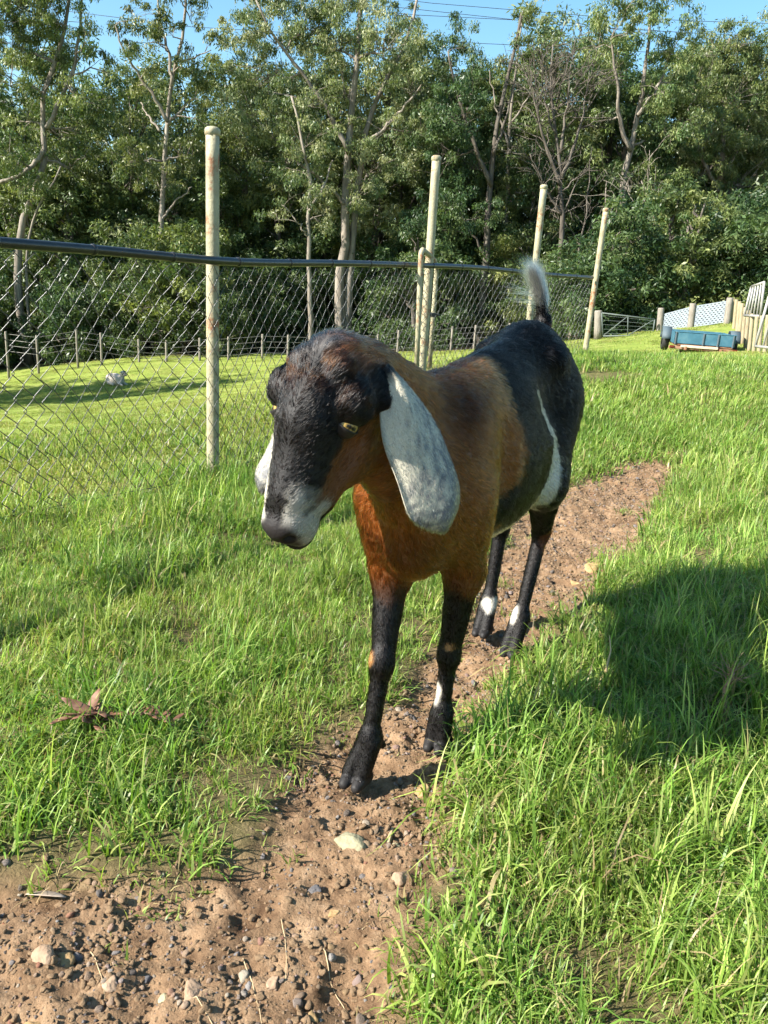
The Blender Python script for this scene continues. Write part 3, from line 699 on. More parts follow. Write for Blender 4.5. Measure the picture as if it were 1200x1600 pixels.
def build_goat():
    rng = np.random.default_rng(7)
    root = empty('goat', tuple(GO))
    tag(root, 'brown and black goat with long pale drooping ears walking on the dirt path', 'goat')
    off = lambda W: np.asarray(W) - GO
    fur = hair_mat('goat_fur'); skin = skin_mat('goat_skin')
    C, _ = coat(GV)
    body = mesh_obj('body', off(g2w(GV)), GF, skin, root, True, C * .8)
    T, w = sample_surface(GV, GF, 230000, rng)
    R = (GV[T] * w[:, :, None]).sum(1); Nn = (GN[T] * w[:, :, None]).sum(1); Nn /= np.linalg.norm(Nn, axis=1)[:, None]
    hx_, hl2, hd2 = ((R - H_O) @ HM.T).T
    # hair gathers in small locks that share a lean, a shade and a ragged colour edge
    q = np.floor(R / np.array([.013, .009, .009]) + .5 * vnoise(R, 60, 90, 2)[:, None]).astype(np.int64); hs = (q[:, 0] * 73856093) ^ (q[:, 1] * 19349663) ^ (q[:, 2] * 83492791)
    lock = np.stack([(((hs * m_) >> 7) & 1023) / 511.5 - 1 for m_ in (2654435761, 40503, 97531)], 1)
    C, _l = coat(R + lock * .0065); _c, ln = coat(R); C *= np.exp(.32 * lock[:, 1] + .12 * lock[:, 2])[:, None]; keep = (ln > 0) & (R[:, 2] > .012)
    for sg in (-1, 1): keep &= np.linalg.norm(R - eye_at(sg)[0], axis=1) > .0150
    R, Nn, C, ln, lock = R[keep], Nn[keep], C[keep], ln[keep], lock[keep]
    D = flow(R); D -= Nn * (D * Nn).sum(1)[:, None]; D /= np.linalg.norm(D, axis=1)[:, None] + 1e-9
    D = D + Nn * (.12 + .12 * rng.random(len(R)))[:, None] + .06 * rng.normal(size=R.shape) + lock * .17
    D /= np.linalg.norm(D, axis=1)[:, None]
    ln = ln * (.65 + .6 * rng.random(len(R))); C = C * np.exp(.38 * rng.normal(size=len(R)))[:, None]
    rad = np.where(ln < .010, .00040, .00060) * (.8 + .4 * rng.random(len(R)))
    bend = -Nn * (ln * .14)[:, None]
    fo = hair_object('fur', off(g2w(R)), D @ GM, ln, np.clip(C, .003, .85), rad, fur, body, 4, bend @ GM)
    fo['kind'] = 'stuff'
    # eyes
    lid = skin_mat('goat_eyelid', .5)
    for sg in (-1, 1):
        c, ax = eye_at(sg); c = c - ax * .0112
        ev, ef = sphere(16, 24, .0175)
        fr = np.array([np.cross(ax, H_L), H_L, ax]); fr[0] /= np.linalg.norm(fr[0]); fr[1] = np.cross(fr[2], fr[0])
        col = np.tile(np.array([.30, .195, .05]), (len(ev), 1))
        fx, fy, fz = ev.T / .0175
        pup = (np.abs(fx) < .45) & (np.abs(fy) < .14) & (fz > 0); rim = (np.hypot(fx, fy) > .80)
        col[pup] = (.006, .006, .006); col[rim] = (.02, .015, .012)
        eo = mesh_obj('eye', off(g2w(c + ev @ fr)), ef, None, root, True, col); em = eye_mat(); eo.data.materials.append(em)
        # upper and lower lid: part of a slightly larger sphere
        for up in (1, -1):
            lv, lf = [], []
            for i in range(7):
                th = math.radians(14 + i * 12) if up > 0 else math.radians(44 + i * 7)
                for k in range(15):
                    ph = math.pi * k / 14; rr = .0190 + (.0016 if i == 0 else 0)
                    q = np.array([math.cos(ph), -up * math.sin(ph) * math.sin(th), math.sin(ph) * math.cos(th)]) * rr
                    lv.append(c + q @ fr)
            lf = [(i * 15 + k, i * 15 + k + 1, (i + 1) * 15 + k + 1, (i + 1) * 15 + k) for i in range(6) for k in range(14)]
            lo = mesh_obj('eyelid', off(g2w(lv)), lf, lid, eo, True, np.tile([.012, .010, .010] if up > 0 else [.05, .03, .02], (len(lv), 1)))
            sm = lo.modifiers.new('s', 'SOLIDIFY'); sm.thickness = .0015
    # ears
    ear_mat = skin_mat('goat_ear_skin', .8)
    for name, cl, hw, wd, curl, lab in EARS:
        cl = np.array([at(*q) for q in cl]); t0 = np.linspace(0, 1, len(cl)); m = 34; k = 17
        t = 1 - (1 - np.linspace(0, 1, m)) ** 1.9; ctr = np.stack([spl(t0, cl[:, i], t) for i in range(3)], 1); wv = spl(t0, np.array(hw), t); wv = wv * np.sqrt(np.clip(1 - (np.clip(t - .82, 0, 1) / .181) ** 2, .002, 1))
        W = np.array(wd, float); W /= np.linalg.norm(W); T_ = np.gradient(ctr, axis=0); T_[-1] = T_[-2]; T_ /= np.linalg.norm(T_, axis=1)[:, None]
        V = []; cc = []
        for side in (0, 1):
            for i in range(m):
                w_ = W - T_[i] * (W @ T_[i]); w_ /= np.linalg.norm(w_); nrm = np.cross(T_[i], w_); nrm = nrm if nrm[1] < 0 else -nrm
                for j in range(k):
                    u = j / (k - 1) * 2 - 1; th = .0048 * math.sqrt(max(0, 1 - u * u)) * min(1, (1 - t[i]) * 6 + .25) + .0008
                    p = ctr[i] + w_ * u * wv[i] * math.sqrt(max(.02, 1)) - nrm * curl * (u * u) * wv[i] + nrm * (th if side == 0 else -th)
                    p = p + nrm * (.004 * math.sin(t[i] * 9 + u * 3) * (1 - abs(u)) + .005 * math.exp(-((u + .15) / .22) ** 2) * (1 - t[i])) + w_ * wv[i] * .05 * math.sin(t[i] * 14 + (3 if u > 0 else 0)) * abs(u); V.append(p); cc.append((t[i], u))
        Fq = []
        for side in (0, 1):
            o = side * m * k
            for i in range(m - 1):
                for j in range(k - 1):
                    q = [o + i * k + j, o + i * k + j + 1, o + (i + 1) * k + j + 1, o + (i + 1) * k + j]; Fq.append(q if side else q[::-1])
        o = m * k
        for i in range(m - 1):
            Fq += [[i * k, (i + 1) * k, o + (i + 1) * k, o + i * k], [i * k + k - 1, o + i * k + k - 1, o + (i + 1) * k + k - 1, (i + 1) * k + k - 1]]
        for j in range(k - 1): Fq += [[(m - 1) * k + j, (m - 1) * k + j + 1, o + (m - 1) * k + j + 1, o + (m - 1) * k + j]]
        V = np.array(V); cc = np.array(cc); Fq = np.array(Fq)
        def earcol(Pw, tu):
            nz = vnoise(Pw, 330, 5, 2); nz2 = vnoise(Pw, 60, 9, 3)
            base = np.array([.43, .395, .31]) * np.ones((len(Pw), 1)); sp = .9 * sstep(-.25, .55, 1.0 * nz + .22 * nz2 + 1.2 * (tu[:, 0] - .55) + .35 * tu[:, 1] + .08)
            c = base * (1 - sp[:, None]) + np.array([.085, .09, .105]) * sp[:, None]
            bl = sstep(.17, .08, tu[:, 0] + .02 * nz2); return c * (1 - bl[:, None]) + np.array([.012, .011, .011]) * bl[:, None]
        eo = mesh_obj('ear', off(V), Fq, ear_mat, root, True, earcol(V, cc)); eo['label'] = lab
        Tt, ww = sample_surface(V, Fq, 26000, rng); Rr = (V[Tt] * ww[:, :, None]).sum(1); tu = (cc[Tt] * ww[:, :, None]).sum(1)
        nn = np.cross(V[Tt[:, 1]] - V[Tt[:, 0]], V[Tt[:, 2]] - V[Tt[:, 0]]); nn /= np.linalg.norm(nn, axis=1)[:, None] + 1e-9
        ii = np.clip(np.searchsorted(t, tu[:, 0]), 0, m - 1); Dd = T_[ii] + nn * .25 + .2 * rng.normal(size=Rr.shape); Dd /= np.linalg.norm(Dd, axis=1)[:, None]
        c = earcol(Rr, tu) * np.exp(.2 * rng.normal(size=len(Rr)))[:, None]
        fo = hair_object('fur', off(Rr), Dd, .0045 * (.6 + .8 * rng.random(len(Rr))), np.clip(c, .004, .85), np.full(len(Rr), .00028), fur, eo, 4, -nn * .001); fo['kind'] = 'stuff'
    # tail tuft: long hair fanning up from the dock
    n = 3200; a0 = np.array([-.430, -.006, .855]); a1 = np.array([-.406, -.012, .922]); t = rng.random(n) ** .5
    roots = a0 + (a1 - a0) * t[:, None] + .0065 * rng.normal(size=(n, 3)) * np.array([1, 1, .6])
    side = rng.normal(size=n); dr = np.stack([.12 + .08 * rng.normal(size=n), -.34 + .11 * side, 1 + 0 * side], 1)
    wisp = rng.random(n) < .025; dr[wisp] = np.stack([.25 + .15 * rng.normal(size=wisp.sum()), -1.1 + .25 * rng.normal(size=wisp.sum()), .25 + .2 * rng.normal(size=wisp.sum())], 1)
    dr /= np.linalg.norm(dr, axis=1)[:, None]
    up = sstep(.35, .65, t + .15 * rng.normal(size=n)); ln = (.014 + .070 * up) * (.6 + .6 * rng.random(n))
    wh = np.clip(up, 0, 1)[:, None]
    col = (np.array([.72, .62, .42]) * wh + np.array([.012, .010, .010]) * (1 - wh)) * np.exp(.25 * rng.normal(size=n))[:, None]
    bend = np.stack([.008 * rng.normal(size=n), .010 * rng.normal(size=n) - .006, -.004 * np.ones(n)], 1)
    th = hair_object('tail_hair', off(g2w(roots)), dr @ GM, ln, np.clip(col, .004, .85), np.full(n, .0005), fur, root, 7, bend @ GM); th['kind'] = 'stuff'
    th['label'] = 'upright tail tuft, dark at the root and cream at the tip'
    # loose hair behind the hock
    n = 260; c0 = np.array([-.405, .066, .335]); roots = c0 + rng.normal(size=(n, 3)) * np.array([.008, .012, .018])
    dr = np.stack([-.35 + .15 * rng.normal(size=n), .25 + .2 * rng.normal(size=n), -1 + 0 * t[:n]], 1); dr /= np.linalg.norm(dr, axis=1)[:, None]
    hk = hair_object('hock_hair', off(g2w(roots)), dr @ GM, .03 * (.6 + .6 * rng.random(n)), np.tile([.03, .012, .008], (n, 1)), np.full(n, .0005), fur, root, 5, None); hk['kind'] = 'stuff'
    return root
def eye_at(sg):
    ax = H_X * sg * .82 + H_D * .45 + H_L * .22; ax /= np.linalg.norm(ax); c0 = h2g(sg * .030, .106, -.030); a, b = 0.0, .08
    for _ in range(24):
        m = (a + b) / 2; a, b = (m, b) if goat_sdf((c0 + ax * m)[None])[0] < 0 else (a, m)
    return c0 + ax * a, ax
def sphere(nu, nv, r):
    v = [(0, 0, r)]; f = []
    for i in range(1, nu):
        th = math.pi * i / nu
        for k in range(nv): ph = 2 * math.pi * k / nv; v.append((r * math.sin(th) * math.cos(ph), r * math.sin(th) * math.sin(ph), r * math.cos(th)))
    v.append((0, 0, -r))
    for k in range(nv): f.append((0, 1 + k, 1 + (k + 1) % nv))
    for i in range(nu - 2):
        for k in range(nv): f.append((1 + i * nv + k, 1 + (i + 1) * nv + k, 1 + (i + 1) * nv + (k + 1) % nv, 1 + i * nv + (k + 1) % nv))
    for k in range(nv): f.append((len(v) - 1, 1 + (nu - 2) * nv + (k + 1) % nv, 1 + (nu - 2) * nv + k))
    return np.array(v), f
def eye_mat():
    m, h, p = material('goat_eye', rough=.22, spec=.35); a = h.n.new('ShaderNodeAttribute'); a.attribute_name = 'Col'; h.link(a.outputs['Color'], p.inputs['Base Color']); return m
def spl(x0, y0, x):
    """smooth interpolation through points (natural cubic)"""
    n = len(x0); h = np.diff(x0); A = np.eye(n); r = np.zeros(n)
    for i in range(1, n - 1):
        A[i, i - 1] = h[i - 1]; A[i, i] = 2 * (h[i - 1] + h[i]); A[i, i + 1] = h[i]; r[i] = 6 * ((y0[i + 1] - y0[i]) / h[i] - (y0[i] - y0[i - 1]) / h[i - 1])
    M = np.linalg.solve(A, r); j = np.clip(np.searchsorted(x0, x) - 1, 0, n - 2); d = x - x0[j]; hj = h[j]
    return y0[j] + d * ((y0[j + 1] - y0[j]) / hj - hj * (2 * M[j] + M[j + 1]) / 6) + d * d * M[j] / 2 + d ** 3 * (M[j + 1] - M[j]) / (6 * hj)
EARS = [
    ('ear', [(598, 576, 1.105), (622, 608, 1.10), (652, 668, 1.09), (680, 732, 1.08), (695, 788, 1.075), (694, 830, 1.075)],
     [.018, .032, .054, .062, .057, .050], (.56, .74, .30), .34, 'long pale grey drooping ear, dark at its root, beside the shoulder'),
    ('ear', [(492, 585, 1.15), (474, 620, 1.17), (454, 665, 1.17), (434, 708, 1.15), (419, 745, 1.14), (412, 770, 1.14)],
     [.016, .024, .036, .040, .038, .034], (.75, -.55, .15), .30, 'pale drooping ear half hidden behind the muzzle'),
]

build_goat()
build_grass()

# ------------------------------------------------------------------ gravel and stones
def rock_mesh(rng, sub=1, rough=.25, squash=(1, .8, .6)):
    bm = bmesh.new(); bmesh.ops.create_icosphere(bm, subdivisions=sub, radius=1)
    V = np.array([v.co for v in bm.verts]); Fq = np.array([[v.index for v in f.verts] for f in bm.faces]); bm.free()
    for _ in range(11):                      # chip flat faces off
        n = rng.normal(size=3); n /= np.linalg.norm(n); d = rng.uniform(.45, .80); ex = np.maximum(V @ n - d, 0); V = V - n * ex[:, None] * .85
    V = V * (1 + rough * vnoise(V + rng.random(3) * 50, 1.6, 3, 2))[:, None] * np.array(squash)
    return V, Fq
def stone_material(name, cols, scale=30, rand=True):
    m, h, p = material(name, rough=.85, spec=.25); cr = noise_mix(h, p, cols, scale, 8, .65, 'Object', bump=.5, bump_scale=scale * 4)
    if rand:
        oi = h.n.new('ShaderNodeObjectInfo'); c2 = h.n.new('ShaderNodeValToRGB'); c2.color_ramp.interpolation = 'LINEAR'; el = c2.color_ramp.elements
        pal = [(0, (.55, .38, .26)), (.22, (.36, .25, .17)), (.4, (.30, .27, .26)), (.55, (.17, .135, .11)), (.68, (.50, .33, .17)), (.8, (.42, .40, .38)), (.92, (.38, .16, .09)), (1, (.58, .50, .38))]
        while len(el) < len(pal): el.new(.5)
        for e, (q, c) in zip(el, pal): e.position = q; e.color = (*c, 1)
        h.link(oi.outputs['Random'], c2.inputs[0]); mu = h.n.new('ShaderNodeMix'); mu.data_type = 'RGBA'; mu.blend_type = 'MULTIPLY'; mu.inputs[0].default_value = 1
        h.link(cr.outputs[0], mu.inputs[6]); h.link(c2.outputs[0], mu.inputs[7]); h.link(mu.outputs[2], p.inputs['Base Color'])
    return m
def build_gravel():
    rng = np.random.default_rng(5); mat = stone_material('gravel_stone', [(.35, .35, .35), (.75, .75, .75)], 60)
    soil = stone_material('soil_clod', [(.13, .082, .045), (.30, .20, .115)], 80, False)
    K = []
    for k in range(9):
        V, Fq = rock_mesh(rng, 2, .3, (1, rng.uniform(.65, 1), rng.uniform(.5, .85))); K.append(proto('gravel_kind_%02d' % k, V, Fq, mat, None, False))
    for k in range(5):
        V, Fq = rock_mesh(rng, 2, .7, (1, .85, .6)); V = V * (1 + .25 * vnoise(V + k, 4, 8, 2))[:, None]; K.append(proto('gravel_kind_%02d' % (9 + k), V, Fq, soil, None, False))
    n = 230000; x = rng.uniform(-1.2, 1.6, n); y = rng.uniform(.35, 4.2, n); pm = path_mask(x, y); P3 = np.stack([x, y, 0 * x], 1)
    dens = .35 + .65 * sstep(-.5, .5, vnoise(P3, 6, 9, 2)); keep = (rng.random(n) < pm * dens); x, y = x[keep], y[keep]; n = len(x)
    r = np.clip(np.exp(rng.normal(math.log(.0026), .58, n)), .0012, .011); k = np.where(rng.random(n) < .62, rng.integers(9, 14, n), rng.integers(0, 9, n))
    r = np.where(k >= 9, np.minimum(r * 1.15, .008), r); z = surf_z(x, y) + r * rng.uniform(-.1, .35, n)
    scatter('gravel', np.stack([x, y, z], 1), rng.uniform(0, 6.28, (n, 3)) * np.array([.12, .12, 1]), np.repeat(r[:, None], 3, 1), k, K, 'small loose gravel and crumbs of soil on the path')
build_gravel()
def build_stones():
    rng = np.random.default_rng(23)
    ochre = stone_material('ochre_stone', [(.19, .115, .05), (.33, .215, .10), (.42, .31, .17)], 22, False)
    buff = stone_material('buff_stone', [(.20, .13, .08), (.30, .205, .135), (.37, .27, .19)], 25, False)
    pale = stone_material('pale_stone', [(.22, .20, .12), (.34, .31, .20)], 25, False)
    dark = stone_material('dark_stone', [(.07, .065, .065), (.15, .14, .14)], 30, False)
    for px, py, w, mat, lab in (
        (932, 888, 46, ochre, 'large yellow stone at the grass edge behind the goat'),
        (905, 912, 34, ochre, 'flat yellow stone just in front of the large yellow one'),
        (545, 1308, 58, pale, 'crumbly pale green stone in the middle of the path'),
        (658, 1222, 34, ochre, 'yellowish stone beside the front hoof in its shadow'),
        (100, 1486, 34, ochre, 'upright orange stone by the grass in the corner'),
        (62, 1488, 48, buff, 'wide buff stone half under grass beside the orange one'),
        (172, 1520, 34, buff, 'pinkish oval stone in front of the orange stone'),
        (52, 1582, 36, ochre, 'yellow stone in the bottom corner of the path'),
        (302, 1528, 50, buff, 'large rounded brown stone at the foot of the path'),
        (255, 1540, 24, pale, 'pale grey stone beside the rounded brown stone'),
        (523, 1412, 22, ochre, 'small bright yellow stone on the gravel patch'),
        (627, 1362, 38, buff, 'brown stone by the long grass'),
        (430, 1514, 30, buff, 'angular buff stone low on the path'),
        (490, 1578, 20, ochre, 'small upright ochre stone at the very bottom'),
        (735, 1268, 24, ochre, 'orange stone tucked in the grass fringe'),
        (735, 1095, 26, ochre, 'yellow stone between the front and hind hooves'),
        (495, 1372, 22, dark, 'dark grey pebble near the middle of the path'),
        (230, 1500, 20, dark, 'dark pebble above the rounded brown stone'),
        (620, 1308, 12, pale, 'pale pebble beside the wood chip')):
        x, y = at0(px, py); V, Fq = rock_mesh(rng, 3, .28, (1, rng.uniform(.65, .95), rng.uniform(.5, .75)))
        V = V * (1 + .06 * vnoise(V, 5, 8, 3))[:, None]
        r = w * .5 * math.hypot(y, .9) / F_PX; o = mesh_obj('stone', V * r, Fq, mat); o.location = (x, y, float(surf_z(np.array([x]), np.array([y]))[0]) - r * .08)
        o.rotation_euler = (rng.normal(0, .2), rng.normal(0, .2), rng.uniform(0, 6.28)); tag(o, lab, 'stone', 'larger stones on the path')
build_stones()

# ------------------------------------------------------------------ small dry things on the ground
def sz(x, y): return float(surf_z(np.array([x]), np.array([y]))[0])
def leaf_mesh(L, W, curl, fold, seg=6):
    V, Fq = [], []
    for i in range(seg + 1):
        t = i / seg; w = W * math.sin(math.pi * min(1, t * .93 + .05)) ** .8 * .5; z = curl * L * (t * t) ; 
        V += [(t * L, -w, z + fold * w), (t * L, 0, z), (t * L, w, z + fold * w)]
    for i in range(seg):
        for j in (0, 1): Fq.append((3 * i + j, 3 * i + j + 1, 3 * i + 4 + j, 3 * i + 3 + j))
    return V, Fq
def build_litter():
    rng = np.random.default_rng(31)
    m1, h, p = material('dry_leaf_brown', rough=.6); noise_mix(h, p, [(.07, .030, .017), (.15, .065, .038), (.24, .125, .08)], 40, 6)
    m2, h, p = material('dry_leaf_grey', rough=.8); noise_mix(h, p, [(.28, .20, .15), (.45, .36, .28)], 30, 6)
    m3, h, p = material('straw', rough=.7); noise_mix(h, p, [(.34, .25, .14), (.50, .38, .22)], 30, 4)
    m4, h, p = material('dry_root', rough=.9); noise_mix(h, p, [(.14, .085, .05), (.30, .20, .13)], 40, 6)
    def leaf(parent, mat, L, W, yaw, pitch, loc=(0, 0, 0), curl=.15):
        V, Fq = leaf_mesh(L, W, curl, .5); o = mesh_obj('leaf', V, Fq, mat, parent); o.location = loc; o.rotation_euler = (rng.normal(0, .4), -pitch, yaw)
        md = o.modifiers.new('t', 'SOLIDIFY'); md.thickness = .0008; return o
    x, y = at0(148, 1160); r = empty('dead_leaf_sprig', (x, y, sz(x, y) + .046)); tag(r, 'cluster of curled brown dead leaves lying in the grass', 'leaves')
    for k in range(14): leaf(r, m1, rng.uniform(.045, .075), rng.uniform(.014, .022), k * 2.4 + rng.normal(0, .5), rng.uniform(-.15, .55), (rng.normal(0, .012), rng.normal(0, .010), rng.uniform(-.01, .012)), rng.uniform(-.1, .3))
    mb = MB(); mb.tube([(0, 0, -.05), (.006, 0, -.02), (0, 0, .008)], [.002, .002, .001], 6); mb.build('stalk', m4, r)
    x, y = at0(235, 1155); r = empty('dead_frond', (x, y, sz(x, y) + .040)); r.scale = (1.35, 1.35, 1.35); tag(r, 'small rusty dead frond in the grass beside the curled leaves', 'frond')
    mb = MB(); mb.tube([(-.035, .01, .0), (0, 0, .006), (.04, -.012, -.004)], [.0015, .0012, .0008], 5); mb.build('stalk', m4, r)
    for k in range(16):
        t = k / 15 * .07 - .033; leaf(r, m1, rng.uniform(.014, .022), .006, (1.2 if k % 2 else -1.2) + rng.normal(0, .2), .1, (t, -.3 * t, .004))
    x, y = at0(70, 1388); r = empty('dry_leaf', (x, y, sz(x, y) + .006)); tag(r, 'flat grey-brown dry leaf at the edge of the grass', 'leaf'); leaf(r, m2, .065, .018, -.1, .05, (-.03, 0, 0), .03)
    x, y = at0(608, 1298); mb = MB()
    mb.tube([(0, -.030, .004), (.001, 0, .0055), (.004, .032, .004)], [.002, .0042, .0025], 6); o = mb.build('wood_chip', m3); o.location = (x, y, sz(x, y)); o.rotation_euler = (0, 0, -.1)
    tag(o, 'pale flat splinter of wood on the path in front of the hooves', 'splinter')
    for (a, b, c, lab) in (((440, 1420), (452, 1470), (446, 1520), 'thin straw lying upright across the lower path'), ((505, 1465), (520, 1520), (548, 1555), 'straw curving toward the bottom of the path'),
                     ((380, 1480), (405, 1530), (410, 1590), 'thin curved rootlet on bare soil'), ((140, 1462), (158, 1500), (163, 1540), 'pale rootlet looping past the pinkish stone'),
                     ((880, 770), (950, 785), (1010, 800), 'bent straw across the far end of the path'), ((890, 800), (960, 772), (1030, 778), 'long dry stalk arched over the far bare patch'),
                     ((300, 1545), (330, 1572), (345, 1605), 'short rootlet below the rounded brown stone')):
        P = [np.array([*at0(*q), 0]) for q in (a, b, c)]; t = np.linspace(0, 1, 9)[:, None]; Q = (1 - t) ** 2 * P[0] + 2 * t * (1 - t) * P[1] + t * t * P[2]
        Q[:, 2] = [sz(q[0], q[1]) + .0015 + .002 * math.sin(i * 1.3) for i, q in enumerate(Q)]; mb = MB(); mb.tube(Q, np.linspace(.0009, .0005, 9), 5)
        o = mb.build('straw', m3, None, True); tag(o, lab, 'straw', 'straws and rootlets on the path')
    x, y = at0(1122, 1150); r = empty('uprooted_weed', (x, y, sz(x, y) + .005)); tag(r, 'dry uprooted weed stalk with wiry roots in the shaded grass', 'weed')
    mb = MB(); mb.tube([(.01, 0, -.02), (0, 0, .03), (-.004, .005, .07), (.006, 0, .11)], [.007, .006, .005, .003], 7); mb.build('stalk', m4, r, True)
    mb = MB()
    for k in range(16):
        d = rng.normal(size=3); d[2] = abs(d[2]) + .2; d /= np.linalg.norm(d); p0 = np.array([rng.normal(0, .004), 0, rng.uniform(.07, .115)]); e = rng.normal(size=3) * .012
        mb.tube([p0, p0 + d * .022 + e * .4, p0 + d * .045 + e], [.0013, .001, .0006], 4)
    mb.build('roots', m4, r, True)['kind'] = 'stuff'
    x, y = at0(945, 1080); mb = MB(); Q = [np.array([x, y, sz(x, y)]) + q for q in np.array([(0, 0, 0), (-.003, .005, .05), (.002, .01, .09), (-.006, .012, .13)])]
    mb.tube(Q, [.0035, .003, .002, .001], 6); o = mb.build('dry_stalk', m3, None, True); tag(o, 'single dry upright stalk in the sunlit gap of the goat shadow', 'stalk')
build_litter()

# ------------------------------------------------------------------ chain-link fence
def fence_curve():
    pts = np.array([(-2.45, .55, .97), (-1.92, 1.55, .98)] + [tuple(at(*q)) for q in ((0, 379, 2.69), (167, 392, 3.12), (333, 407, 3.6), (500, 411, 4.45), (669, 415, 5.6), (755, 419, 6.3), (833, 427, 7.0), (926, 434, 8.0))])
    d = np.concatenate([[0], np.cumsum(np.linalg.norm(np.diff(pts[:, :2], axis=0), axis=1))]); u = np.arange(0, d[-1], .02)
    return u, np.stack([np.interp(u, d, pts[:, 0]), np.interp(u, d, pts[:, 1]), spl(d, pts[:, 2], u)], 1), d
def pale_post_material():
    m, h, p = material('weathered_cream_pipe', rough=.65); cr = noise_mix(h, p, [(.13, .075, .04), (.26, .235, .145), (.34, .31, .20), (.20, .205, .13)], 9, 10, .75, stops=[.30, .42, .56, .72], bump=.25, bump_scale=90)
    geo = h.n.new('ShaderNodeTexCoord'); nz = h.n.new('ShaderNodeTexNoise'); nz.inputs['Scale'].default_value = 5; nz.inputs['Detail'].default_value = 8; nz.inputs['Roughness'].default_value = .8
    h.link(geo.outputs['Object'], nz.inputs['Vector']); r2 = h.n.new('ShaderNodeValToRGB'); r2.color_ramp.elements[0].position = .52; r2.color_ramp.elements[1].position = .60
    h.link(nz.outputs[0], r2.inputs[0]); mx = h.n.new('ShaderNodeMix'); mx.data_type = 'RGBA'; h.link(r2.outputs[0], mx.inputs[0]); h.link(cr.outputs[0], mx.inputs[6]); mx.inputs[7].default_value = (.22, .085, .03, 1)
    h.link(mx.outputs[2], p.inputs['Base Color']); return m
CREAM = pale_post_material()
def build_fence():
    root = empty('chain_link_fence', (-.83, 3.6, 0)); off = lambda P: np.asarray(P, float) - np.array([-.83, 3.6, 0])
    tag(root, 'black chain-link fence with tall cream pipe posts', 'fence')
    black, h, p = material('black_coated_pipe', (.012, .012, .014), .32); noise_mix(h, p, [(.009, .009, .010), (.022, .021, .021)], 20, 5, bump=.08, bump_scale=200)
    wire, h, p = material('coated_wire', (.035, .034, .033), .38, spec=.7); noise_mix(h, p, [(.015, .015, .015), (.06, .057, .053)], 6, 6)
    u, S, d = fence_curve()
    g = ground_z(S[:, 0], S[:, 1])
    mb = MB(); mb.tube(off(S[::4]), .0185, 12); mb.build('top_rail', black, root, True)
    tan = np.gradient(S, axis=0); tan /= np.linalg.norm(tan, axis=1)[:, None]; nrm = np.stack([-tan[:, 1], tan[:, 0], 0 * tan[:, 0]], 1)
    for uu in np.arange(.3, u[-1], .42):
        i = min(int(uu / .02), len(u) - 1); c = off(S[i]); mb = MB()
        mb.tube([c - tan[i] * .009, c - tan[i] * .004, c + tan[i] * .004, c + tan[i] * .009], [.0195, .0218, .0218, .0195], 12); mb.build('clip', black, root, True)
    for base, top, Y, r in (((333, 760), (332, 203), 3.6, .0295), ((660, 592), (682, 246), 5.6, .0295), ((822, 552), (850, 291), 7.0, .0290), ((911, 556), (947, 327), 8.0, .0280)):
        b, t = at(*base, Y + .05), at(*top, Y + .05); b[2] -= .12; b[:2] = t[:2] + (b[:2] - t[:2]) * .6; n_ = 14
        Q = [b + (t - b) * i / n_ for i in range(n_ + 1)]; mb = MB(); mb.tube(off(Q), [r] * (n_ + 1), 20); po = mb.build('post', CREAM, root, True)
        ax = (t - b) / np.linalg.norm(t - b); mb = MB(); mb.tube(off([t - ax * .022, t - ax * .020, t - ax * .002, t + ax * .005, t + ax * .011, t + ax * .014]), [r * 1.03, r * 1.14, r * 1.14, r * 1.08, r * .8, r * .3], 20); mb.build('post_cap', CREAM, po, True)
    # woven wire, one panel per bay
    pch, stp, rw = .041, .044, .00185; n = int(u[-1] / pch); ub = [0, 4.66, 6.9, 99]
    ui = lambda q: np.clip(np.searchsorted(u, q), 0, len(u) - 1); bays = [MB(), MB(), MB()]
    rngf = np.random.default_rng(3)
    for k in range(n):
        i0 = ui(k * pch); zt = S[i0, 2] - .02; zb = g[i0] - .01; m = int((zt - zb) / stp); pts = []
        for j in range(m + 1):
            par = (j + k) % 2; uu = (k + par + .07 * (1 if par else -1)) * pch; i = ui(uu); z = zt - j * (zt - zb) / m
            pts.append(S[i] * [1, 1, 0] + [0, 0, z] + nrm[i] * (.0022 * (1 if par else -1)) + rngf.normal(size=3) * .0012)
        bay = 0 if k * pch < d[4] else 1 if k * pch < d[6] else 2
        P = []
        for a, b in zip(pts[:-1], pts[1:]):
            for t in (.06, .94): P.append(a + (b - a) * t)
        bays[bay].tube(off(P), rw, 4, False)
    for b in bays: o = b.build('wire_mesh', wire, root, True); o['kind'] = 'stuff'
    # tension wire along the foot
    mb = MB(); Q = np.stack([S[::6, 0], S[::6, 1], g[::6] + .03], 1); mb.tube(off(Q), .002, 5); mb.build('bottom_wire', wire, root, True)
build_fence()
